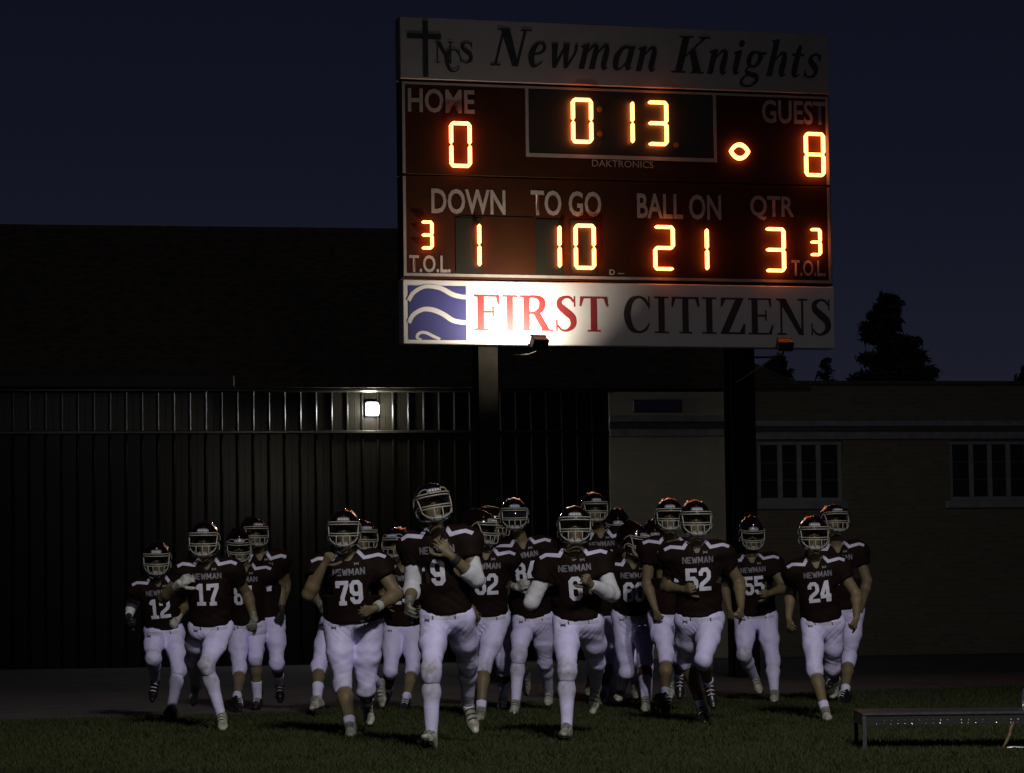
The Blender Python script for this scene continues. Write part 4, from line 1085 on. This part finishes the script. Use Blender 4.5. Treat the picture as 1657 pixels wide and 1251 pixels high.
    for s_, K_, A_ in ((hipR, KR, AR), (hipL, KL, AL)):
        B0.add(s_, K_, .088*k*w, .052*k, .03); cf = K_+(A_-K_)*.32; bk = nrm(np.cross(np.cross(A_-K_, -fw), A_-K_))
        B0.add(K_, cf+bk*.010, .050*k, .056*k*(.7+.3*w), .03); B0.add(cf+bk*.010, A_, .055*k*(.7+.3*w), .034*k, .03)
    for A_, d, nn, sd in feet: B0.add(A_-nn*.02, A_+d*.10-nn*.05, .033*k, .028*k, .02)
    for S_2, E_, W_ in ((shR, ER, WR), (shL, EL, WL)):
        B0.add(S_2, E_, .062*k*(.6+.4*w), .047*k*(.6+.4*w), .03); mf = E_+(W_-E_)*.25
        B0.add(E_, mf, .046*k*(.6+.4*w), .049*k*(.6+.4*w), .02); B0.add(mf, W_, .049*k*(.6+.4*w), .029*k, .02)
    # head turned as the player looks
    hm = (Matrix.Rotation(R(yaw*.3+hyaw), 3, 'Z') @ Matrix.Rotation(R(-hpitch), 3, 'X') @ Matrix.Rotation(R(hroll), 3, 'Y'))
    hm = np.array(hm); HP = lambda x, f, z: Hd + hm @ (H3(x, f-.022, z-.008)*(.92+.08*k))
    B0.add(HP(0, -.015, .03), HP(0, .015, .02), .082, .080, .01, (hm[:, 0], .9))
    B0.add(HP(0, .035, -.02), HP(0, .055, -.085), .062, .034, .03)
    B0.add(HP(0, .088, .012), HP(0, .104, -.022), .009, .013, .012); B0.add(HP(-.035, .078, .026), HP(.035, .078, .026), .011, .011, .012)
    for s in (-1, 1):
        B0.sub(HP(s*.031, .104, .008), HP(s*.031, .090, .008), .014, .012, .008)
        B0.add(HP(s*.078, -.005, .0), HP(s*.080, -.005, -.035), .012, .009, .008)
    B0.add(HP(-.018, .086, -.052), HP(.018, .086, -.052), .009, .009, .006); B0.sub(HP(-.02, .099, -.053), HP(.02, .099, -.053), .003, .003, .003)
    for hc in hands:
        for a, b, ra, rb, kk, fr in hc: B0.add(a, b, ra, rb, kk, fr)
    body, _, _ = make(B0, 'body', sk, root, 1, lam=.35); del B0
    for s in (-1, 1):
        o = link('eye', EYE, None, body); o.location = Vector(HP(s*.031, .080, .008)-base); o.rotation_euler = Matrix(hm.tolist()).to_euler()
    # ---- helmet
    ho = link('helmet', HELM[0], None, root); ho.location = Vector(Hd-base); ho.rotation_euler = Matrix(hm.tolist()).to_euler()
    hs = .98*(.90+.10*k)
    ho.scale = (hs, hs, hs)
    link('face_mask', HELM[1][mask], None, ho); link('front_bumper', HELM[2], None, ho); link('chin_strap', HELM[3], None, ho)
    link('bumper_mark', HELM[5], None, ho)
    if visor: link('visor', HELM[4], None, ho)
    # ---- jersey
    lo = np.minimum.reduce([Pv, shR, shL, ER, EL])-.32; hi = np.maximum.reduce([Nk, shR, shL])+.2
    J = Field(np.minimum(lo, hi-.3), np.maximum(hi, np.maximum(ER, EL)+.12), .0105 if not rear else .013)
    J.add(Pv+up*.00, Nk-up*.22*k, .178*k*w, .186*k*w, 0, (fw, .74))
    J.add(Nk-up*.16*k+fw*.03, Nk-up*.30*k+fw*.03*w, .150*k*w, .150*k*w, .06, (fw, .78))
    J.add(Nk-up*.085*k-ex*.14*k*w, Nk-up*.085*k+ex*.14*k*w, .085*k, .085*k, .06, (fw, 1.0))
    J.add(Nk-up*.06*k-ex*.07*k+fw*.02, Nk-up*.06*k+ex*.07*k+fw*.02, .075*k, .075*k, .05)
    for sg, S_2, E_ in ((-1, shR, ER), (1, shL, EL)):
        J.add(Nk-up*.075*k+ex*sg*.15*k*w, S_2+ex*sg*.045*k-up*.012, .088*k, .082*k, .05)
        ud = nrm(E_-S_2); end = S_2+ud*.145*k
        J.add(S_2, end+ud*.03, .088*k*(.5+.5*w), .079*k*(.5+.5*w), .045)
        J.cut(end, ud, end-.115, end+.115)
    J.wrinkle(.0056, seed, 36)
    for i_, sg_ in enumerate((-1, 1)):
        J.fold(Pv+up*.13+ex*sg_*.10*w+fw*.08, nrm(up+ex*sg_*.8), .0065, .055, .11, seed*.5+i_)
        J.fold((shR, shL)[i_]-up*.12-ex*sg_*.03+fw*.06, nrm(up*.6-ex*sg_), .0055, .045, .09, seed*.9+i_)
    J.sub(Nk-up*.045*k+fw*.035*k, Nk+up*.10*k+fw*.05*k, .056*k, .090*k, .012)
    J.sub(Nk-up*.10*k+fw*.11*k, Nk+up*.02*k+fw*.10*k, .012, .045*k, .012)
    J.cut(Pv+up*.034*k, -up, Pv-.3, Pv+.3)
    jersey, JV, JQ = make(J, 'jersey', M['jersey'], root, 1); del J
    bv = BVHTree.FromPolygons([tuple(v) for v in JV], [tuple(q) for q in JQ])
    # ---- prints on the jersey
    cs = k*(.45+.55*w)
    for sg in (-1, 1):
        st = [(sg*.064*k, .002*k), (sg*.106*cs, -.066*k), (sg*.155*cs, -.056*k), (sg*.205*cs, -.046*k), (sg*.252*cs, -.064*k)]
        print_on('shoulder_stripe', [(st, .030*k, False)], bv, Nk, ex, up, fw, M['stripe_w'], jersey, base, .004, direction=nrm(fw+up*.35) if not rear else None)
    print_on('wordmark', text_strokes('NEWMAN', 0, -.152*k, .050*k, .245*k, .0098*k), bv, Nk, ex, up, fw, M['print_g'], jersey, base)
    print_on('chest_mark', mark_strokes(.062*k, -.070*k, .020*k), bv, Nk, ex, up, fw, M['print_g'], jersey, base)
    if num:
        wd = .106*k*len(num)*(.97 if len(num) > 1 else 1.02)
        print_on('number', text_strokes(num, 0, -.375*k, .188*k, wd, .032*k), bv, Nk, ex, up, fw, M['print_w'], jersey, base)
    # ---- pants
    lo = np.minimum.reduce([Pv, KR, KL])-.24; hi = np.maximum.reduce([Pv+up*.14, KR, KL])+.24
    F = Field(lo, hi, .0105 if not rear else .013)
    F.add(hipR+up*.015, hipL+up*.015, .100*k*w, .100*k*w, 0, (fw, 1.0)); F.add(Pv+up*.02, Pv+up*.10, .150*k*w, .140*k*w, .05, (fw, .74))
    for H_, K_, A_ in ((hipR, KR, AR), (hipL, KL, AL)):
        tf = nrm(np.cross(np.cross(K_-H_, fw), K_-H_)); m_ = H_+(K_-H_)*.5
        F.add(H_, m_+tf*.010, .100*k*w, .093*k*(.5+.5*w), .028); F.add(m_+tf*.010, K_, .093*k*(.5+.5*w), .064*k, .035)
        kn = nrm((nrm(K_-H_)-nrm(A_-K_))*1.0+fw*.5)
        F.add(K_+kn*.008, K_+kn*.008+nrm(A_-K_)*.03, .062*k, .057*k, .04)
        sd = nrm(A_-K_); end = K_+sd*.085*k
        F.add(K_, end+sd*.03, .062*k, .0575*k, .035); F.cut(end, sd, end-.095, end+.095)
    F.wrinkle(.0052, seed+5, 50)
    for i_, (H_, K_, A_) in enumerate(((hipR, KR, AR), (hipL, KL, AL))):
        ta = nrm(K_-H_); F.fold(K_-ta*.085, nrm(ta+ex*(.4-.8*i_)), .0062, .040, .085, seed*.7+i_)
        F.fold(H_+ta*.07+fw*.08-ex*(.03 if i_ else -.03), nrm(ta*.7+ex*(.75 if i_ else -.75)), .0070, .036, .080, seed*.3+i_*2)
    F.cut(Pv+up*.105*k, up, Pv+up*.1-.3, Pv+up*.1+.3)
    ds = [(KR+fw*.05, .12, stain[0]), (KL+fw*.05, .12, stain[1])]
    pants, PV, PQ = make(F, 'pants', M['pants'], root, 1, stain_at=ds); del F
    pv = BVHTree.FromPolygons([tuple(v) for v in PV], [tuple(q) for q in PQ])
    print_on('hip_mark', mark_strokes(-.118*k*w, .000, .021*k), pv, Pv, hx, up, fw, M['print_k'], pants, base)
    # belt slots either side of the fly and the front seam
    if not rear:
        for bx in (-.078, .074):
            print_on('belt_slot', [([(bx*k*w, .030*k), (bx*k*w+.003, .006*k)], .010*k, False)], pv, Pv, hx, up, fw, M['print_k'], pants, base, .002)
        print_on('belt', [([(-.155*k*w, .024*k), (-.10*k*w, .020*k), (0, .017*k), (.10*k*w, .020*k), (.155*k*w, .024*k)], .024*k, False)], pv, Pv, hx, up, fw, M['stripe_w'], pants, base, .0012)
    # ---- socks, cleats
    for i, (K_, A_) in enumerate(((KR, AR), (KL, AL))):
        A0, d, nn, sd = feet[i]; sx = nrm(A_-K_); L = np.linalg.norm(A_-K_)
        frac = {'long': .12, 'mid': .55, 'ankle': .80, 'black': .12}[socks[i]]
        F = Field(np.minimum(K_, A_)-.13, np.maximum(K_, A_)+.13, .0075)
        cf = K_+(A_-K_)*.32; bk = nrm(np.cross(np.cross(A_-K_, -fw), A_-K_)); o_ = .0065
        F.add(K_, cf+bk*.010, .050*k+o_, .056*k*(.7+.3*w)+o_, .0); F.add(cf+bk*.010, A_, .055*k*(.7+.3*w)+o_, .034*k+o_, .03)
        F.wrinkle(.0014, seed+9+i, 60)
        top = K_+(A_-K_)*frac; F.cut(top, -sx)
        make(F, 'sock', M['sock_black'] if socks[i] == 'black' else M['sock_white'], root, 1, stain_at=[(K_+(A_-K_)*.25+fw*.05, .10, stain[i]*.8)])
        if band[i]:
            F = Field(K_+sx*.16-.12, K_+sx*.16+.12, .008); F.add(K_+sx*.10*k, K_+sx*.20*k, .066*k, .066*k, 0); F.cut(K_+sx*.20*k, sx); F.cut(K_+sx*.11*k, -sx)
            make(F, 'knee_band', M['band_' + band[i]], root, 1)
        sm = M['shoe_w'] if shoes == 'w' else M['shoe_k']
        F = Field(A0-.27, A0+.27, .0062)
        he = A0-nn*.050*k-d*.040*k; ba_ = A0+d*.125*k-nn*.058*k; to = A0+d*.178*k-nn*.060*k
        F.add(A0+nn*.018*k, A0-nn*.02*k-d*.01, .041*k, .040*k, 0); F.add(A0-nn*.02*k-d*.01, he, .040*k, .034*k, .02)
        F.add(he, ba_, .034*k, .040*k, .02, (nn, .9)); F.add(A0+d*.02, ba_+nn*.006, .040*k, .034*k, .02); F.add(ba_, to, .041*k, .028*k, .015, (nn, .75))
        F.add(A0+d*.035+nn*.012, A0+d*.075-nn*.012, .018, .014, .012)          # tongue and laces
        F.cut(A0-nn*.078*k, -nn)
        F.cut(A0+nn*.034*k, nn, A0-.08, A0+.08)
        shoe, _, _ = make(F, 'cleat', sm, root, 1)
        mb = MB(); out = []
        for t in np.linspace(0, 2*math.pi, 18, endpoint=False):
            x = .062+.132*math.cos(t); y = (.034+.008*math.cos(t))*math.sin(t); out.append(tuple(A0+d*x*k+sd*y*k-nn*.080*k-base))
        mb.prism(out, tuple(-nn*.008))
        for x, y in ((-.04, -.016), (-.04, .016), (.08, -.028), (.08, .028), (.135, -.030), (.135, .030), (.168, 0)):
            c = A0+d*x*k+sd*y*k-nn*.088*k-base; mb.tube([tuple(c), tuple(c-nn*.011)], [.007, .004], 5)
        mb.build('sole', M['sole'], shoe)
        st = [((A0+d*(.05+.03*j)*k+nn*(.004-.012*j)*k), j) for j in range(3)]
        mb = MB()
        for p_, j in st:
            r_h = (.041-.003*j)*k; mb.tube([tuple(p_+sd*r_h*math.sin(a)*.95+nn*(r_h*math.cos(a)*.98-.004)-base) for a in np.linspace(-1.1, 1.1, 6)], .0045, 4)
        mb.build('lace', M['print_w'] if shoes != 'w' else M['strap'], shoe, smooth=True)
    # ---- sleeves, gloves, wrist bands
    for i, (S_2, E_, W_) in enumerate(((shR, ER, WR), (shL, EL, WL))):
        aw = (.6+.4*w)
        if sleeves[i]:
            end = {'half': .42, 'full': .97, 'elbow': .12}[sleeves[i]]
            mf = E_+(W_-E_)*.25; F = Field(np.minimum.reduce([S_2, E_, W_])-.12, np.maximum.reduce([S_2, E_, W_])+.12, .0085); o_ = .008
            F.add(S_2+(E_-S_2)*.2, E_, .062*k*aw+o_, .048*k*aw+o_, 0); F.add(E_, mf, .047*k*aw+o_, .050*k*aw+o_, .02); F.add(mf, W_, .050*k*aw+o_, .030*k+o_, .02)
            F.wrinkle(.0030, seed+21+i, 62); ce = E_+(W_-E_)*end; F.cut(ce, nrm(W_-E_), ce-.09, ce+.20) if end > .5 else F.cut(ce, nrm(W_-E_), np.minimum(ce, W_)-.075, np.maximum(ce, W_)+.075)
            make(F, 'arm_sleeve', M['sleeve'], root, 1)
        if gloves[i]:
            F = Field(W_-.27, W_+.27, .0065)
            for a, b, ra, rb, kk, fr in hands[i]: F.add(a, b, ra+.0035, rb+.0035, max(kk, .003), fr)
            F.add(W_-nrm(W_-E_)*.045, W_+nrm(W_-E_)*.02, .034*k, .032*k, .02)
            make(F, 'glove', M['glove_' + gloves[i]], root, 1, lam=.35)
        if wrist[i]:
            ax = nrm(W_-E_); c = W_-ax*.045; F = Field(c-.09, c+.09, .007); F.add(c-ax*.03, c+ax*.03, .040*k*aw, .037*k*aw, 0); F.cut(c+ax*.026, ax); F.cut(c-ax*.026, -ax)
            make(F, 'wristband', M[wrist[i]], root, 1)
    return root
# ------------------------------------------------------------------ the team
# back rows first
player((410, 862), (421, 893), (430, 1003), 168, 'rearmost player of the left group with only helmet and shoulder showing', hyaw=25, mask=0, rear=True, res=.012,
       eL=(463, 945), wL=(455, 985), shoes='k', socks=('mid', 'mid'), num='44')
player((795, 846), (803, 882), (812, 1002), 178, 'half hidden player with helmet in profile and a black knee band', hyaw=50, mask=0, rear=True, res=.012,
       kR=(816, 1074), aR=(814, 1130), tR=(811, 1148), kL=(828, 1070), aL=(850, 1090), tL=(853, 1128), band=('k', None), num='88', legs='fbbb')
player((999, 850), (1004, 884), (1006, 1000), 165, 'player whose dark helmet top shows above the shoulder behind number six', rear=True, res=.012, hpitch=-20, num='74')
player((1059, 868), (1062, 900), (1062, 1000), 165, 'player mostly hidden with glinting helmet top left of number fifty two', rear=True, res=.012, hpitch=-22, num='61')
player((586, 868), (574, 905), (550, 1012), 186, 'player behind number seventy nine with only helmet edge and legs visible', hyaw=22, mask=0, rear=True, res=.0115,
       eR=(503, 958), wR=(518, 978), kR=(516, 1078), aR=(513, 1132), tR=(505, 1148), kL=(588, 1085), aL=(614, 1108), tL=(620, 1150), gloves=('g', None), arms='bfbf', legs='ffbb', num='50', socks=('mid', 'mid'))
player((643, 880), (652, 912), (652, 1018), 180, 'player between numbers seventy nine and nine, mostly hidden by their arms', hyaw=-18, mask=2, rear=True, res=.0115,
       kR=(632, 1084), aR=(628, 1118), tR=(622, 1135), kL=(668, 1082), aL=(657, 1135), tL=(652, 1152), legs='fbff', socks=('ankle', 'ankle'), shoes='k', num='23')
player((961, 822), (971, 858), (984, 1000), 187, 'tall player behind the right shoulder of number six, wordmark showing above', hyaw=10, mask=1, rear=True, res=.0115, w=1.06,
       kR=(962, 1065), aR=(955, 1110), kL=(987, 1068), aL=(977, 1125), tL=(972, 1142), legs='fbff', socks=('ankle', 'ankle'), num='77', tilt=3)
player((1083, 834), (1086, 872), (1082, 998), 187, 'tall bare armed player behind the left shoulder of number fifty two in black cleats', mask=1, rear=False, res=.0105,
       eR=(1047, 945), wR=(1060, 985), kR=(1078, 1062), aR=(1076, 1128), tR=(1080, 1158), kL=(1095, 1060), aL=(1100, 1095), tL=(1100, 1130), legs='ffbb', socks=('ankle', 'ankle'), shoes='k', num='66', skin=0, tilt=-3)
player((1348, 842), (1353, 880), (1366, 990), 173, 'player at the far right behind number twenty four with arm bent back', hyaw=14, hpitch=8, mask=1, rear=False, res=.0105,
       eL=(1403, 940), wL=(1392, 988), kR=(1345, 1060), aR=(1345, 1100), kL=(1374, 1066), aL=(1367, 1122), tL=(1359, 1142), legs='bbff', socks=('ankle', 'ankle'), shoes='k', num='31', arms='bfbf', tilt=2)
# middle rows
player((386, 882), (397, 914), (399, 1016), 178, 'player in open loop face mask partly hidden beside number seventeen', hyaw=8, hpitch=-14, mask=2, num='81', res=.0100, tilt=3,
       eR=(372, 958), wR=(385, 972), hR=(399, 988), eL=(455, 950), wL=(456, 988), hL=(454, 1005), kR=(388, 1082), aR=(383, 1133), tR=(388, 1152), kL=(411, 1080), aL=(415, 1098), tL=(422, 1138),
       arms='bfbf', legs='ffbb', gloves=('g', 'k'), socks=('ankle', 'ankle'), shoes='k')
player((776, 854), (786, 890), (790, 1002), 190, 'player looking aside with a white gloved hand hanging, just behind number nine', hyaw=48, hpitch=-6, mask=0, num='32', res=.0100,
       eR=(755, 955), wR=(765, 985), eL=(815, 950), wL=(816, 978), hL=(822, 1000), kR=(768, 1078), aR=(770, 1110), tR=(772, 1135), kL=(783, 1076), aL=(778, 1150), tL=(774, 1166),
       arms='bfbb', legs='bbff', gloves=(None, 'w'), curl=(1.1, .8), socks=('ankle', 'ankle'), stain=(0, .7), skin=0)
player((832, 833), (845, 874), (864, 1004), 190, 'player in dark visor helmet between numbers nine and six', hyaw=2, mask=0, visor=True, num='84', res=.0100,
       eR=(815, 945), wR=(835, 950), hR=(852, 944), kR=(839, 1060), aR=(834, 1138), tR=(830, 1156), kL=(882, 1072), aL=(888, 1120), tL=(887, 1142), arms='bfbf', legs='ffbb', gloves=('w', None), curl=(.5, 1.1), stain=(.8, .2))
player((1023, 872), (1022, 906), (1023, 1000), 181, 'stooping player in profile helmet with bent arms right of number six', hyaw=42, hpitch=-16, mask=0, num='60', res=.0100, yaw=8,
       eR=(990, 950), wR=(1005, 945), hR=(1018, 936), eL=(1060, 950), wL=(1052, 985), kR=(1014, 1086), aR=(1004, 1118), tR=(999, 1134), kL=(1043, 1066), aL=(1045, 1132), tL=(1044, 1152),
       arms='bfbf', legs='fbff', band=(None, 'r'), skin=1)
player((1216, 862), (1215, 899), (1223, 1000), 167, 'number fifty five with head lowered and one forearm across the belly', hpitch=-16, mask=1, num='55', res=.0100, w=1.12, hyaw=4,
       eR=(1172, 950), wR=(1180, 985), eL=(1268, 952), wL=(1246, 960), hL=(1230, 960), kR=(1204, 1060), aR=(1222, 1098), tR=(1230, 1122), kL=(1250, 1068), aL=(1253, 1122), tL=(1252, 1136),
       arms='bfff', legs='fbff', skin=0, stain=(.9, .2))
player((254, 904), (257, 935), (266, 1024), 178, 'number twelve at the far left in white long sleeve running', mask=1, num='12', k=.93, res=.0100, hyaw=4, hpitch=-6,
       eR=(217, 968), wR=(208, 998), hR=(211, 1012), eL=(300, 978), wL=(288, 1000), kR=(248, 1066), aR=(251, 1101), tR=(245, 1141), kL=(289, 1082), aL=(277, 1148), tL=(285, 1167),
       arms='bfbf', legs='fbff', sleeves=('full', None), gloves=('k', 'w'), shoes='k', stain=(.2, .3), skin=1)
# front row
player((1316, 864), (1318, 904), (1331, 1010), 196, 'number twenty four at right running with bare arms down', num='24', k=.94, w=1.02, mask=0, res=.0095,
       eR=(1279, 962), wR=(1276, 1000), hR=(1281, 1022), eL=(1386, 962), wL=(1386, 1000), hL=(1378, 1022), kR=(1318, 1082), aR=(1335, 1150), tR=(1340, 1166), kL=(1347, 1080), aL=(1353, 1104), tL=(1346, 1130),
       arms='bfbf', legs='ffbb', socks=('ankle', 'ankle'), curl=(.8, 1.3), skin=0, stain=(.2, .5))
player((1125, 840), (1126, 878), (1132, 1003), 203, 'number fifty two running with one forearm across his waist', num='52', mask=0, res=.0095, tilt=3, hyaw=3, w=1.04,
       eR=(1078, 950), wR=(1106, 954), hR=(1124, 950), eL=(1196, 942), wL=(1199, 982), hL=(1199, 1000), kR=(1110, 1066), aR=(1136, 1148), tR=(1140, 1171), kL=(1138, 1068), aL=(1147, 1107), tL=(1155, 1146),
       arms='bfbf', legs='bbfb', socks=('ankle', 'ankle'), shoes='k', skin=0)
player((331, 874), (336, 906), (341, 1018), 200, 'number seventeen at left with striped glove raised to his chest', num='17', k=.95, mask=0, res=.0095, tilt=1,
       eR=(264, 968), wR=(288, 946), hR=(314, 930), eL=(400, 962), wL=(411, 1000), hL=(409, 1020), kR=(313, 1068), aR=(317, 1108), tR=(312, 1140), kL=(334, 1078), aL=(358, 1158), tL=(361, 1183),
       arms='bfbf', legs='bbff', gloves=('w', 'g'), curl=(.5, 1.0), stain=(.2, 1.0), skin=1, band=(None, None))
player((557, 857), (564, 895), (572, 1012), 214, 'heavy number seventy nine with one fist at his chin', num='79', mask=0, w=1.22, res=.0095,
       eR=(499, 962), wR=(524, 915), hR=(538, 890), eL=(641, 962), wL=(606, 985), hL=(580, 992), kR=(554, 1104), aR=(567, 1176), tR=(567, 1192), kL=(592, 1116), aL=(594, 1140), tL=(599, 1173),
       arms='ffff', legs='ffbb', socks=('ankle', 'mid'), curl=(1.2, .9), wrist=(None, 'tape'), stain=(.6, .6), skin=0)
player((930, 852), (927, 889), (936, 1008), 226, 'number six striding in front with white sleeves and a clenched fist', num='6', mask=0, res=.0095, k=.97, hpitch=4,
       eR=(860, 976), wR=(868, 940), eL=(992, 962), wL=(956, 946), hL=(945, 930), kR=(917, 1086), aR=(917, 1180), tR=(912, 1190), kL=(964, 1072), aL=(964, 1112), tL=(957, 1166),
       arms='bbff', legs='ffbb', sleeves=('full', 'full'), curl=(1.2, 1.35), stain=(.9, .1), skin=0)
player((698, 817), (709, 857), (724, 1000), 240, 'number nine leading the pack with head tilted up and hand on his chest', num='9', mask=2, res=.0090, tilt=4, yaw=-10, hyaw=16, hpitch=9, hroll=-9,
       eR=(668, 952), wR=(662, 974), hR=(657, 995), eL=(771, 938), wL=(729, 899), hL=(707, 870), kR=(697, 1086), aR=(698, 1194), tR=(687, 1194), kL=(756, 1072), aL=(757, 1142), tL=(770, 1186),
       arms='bfff', legs='ffbb', sleeves=('half', 'half'), gloves=('g', None), curl=(.8, .35), wrist=(None, 'band_k'), stain=(1.0, .6), skin=0)
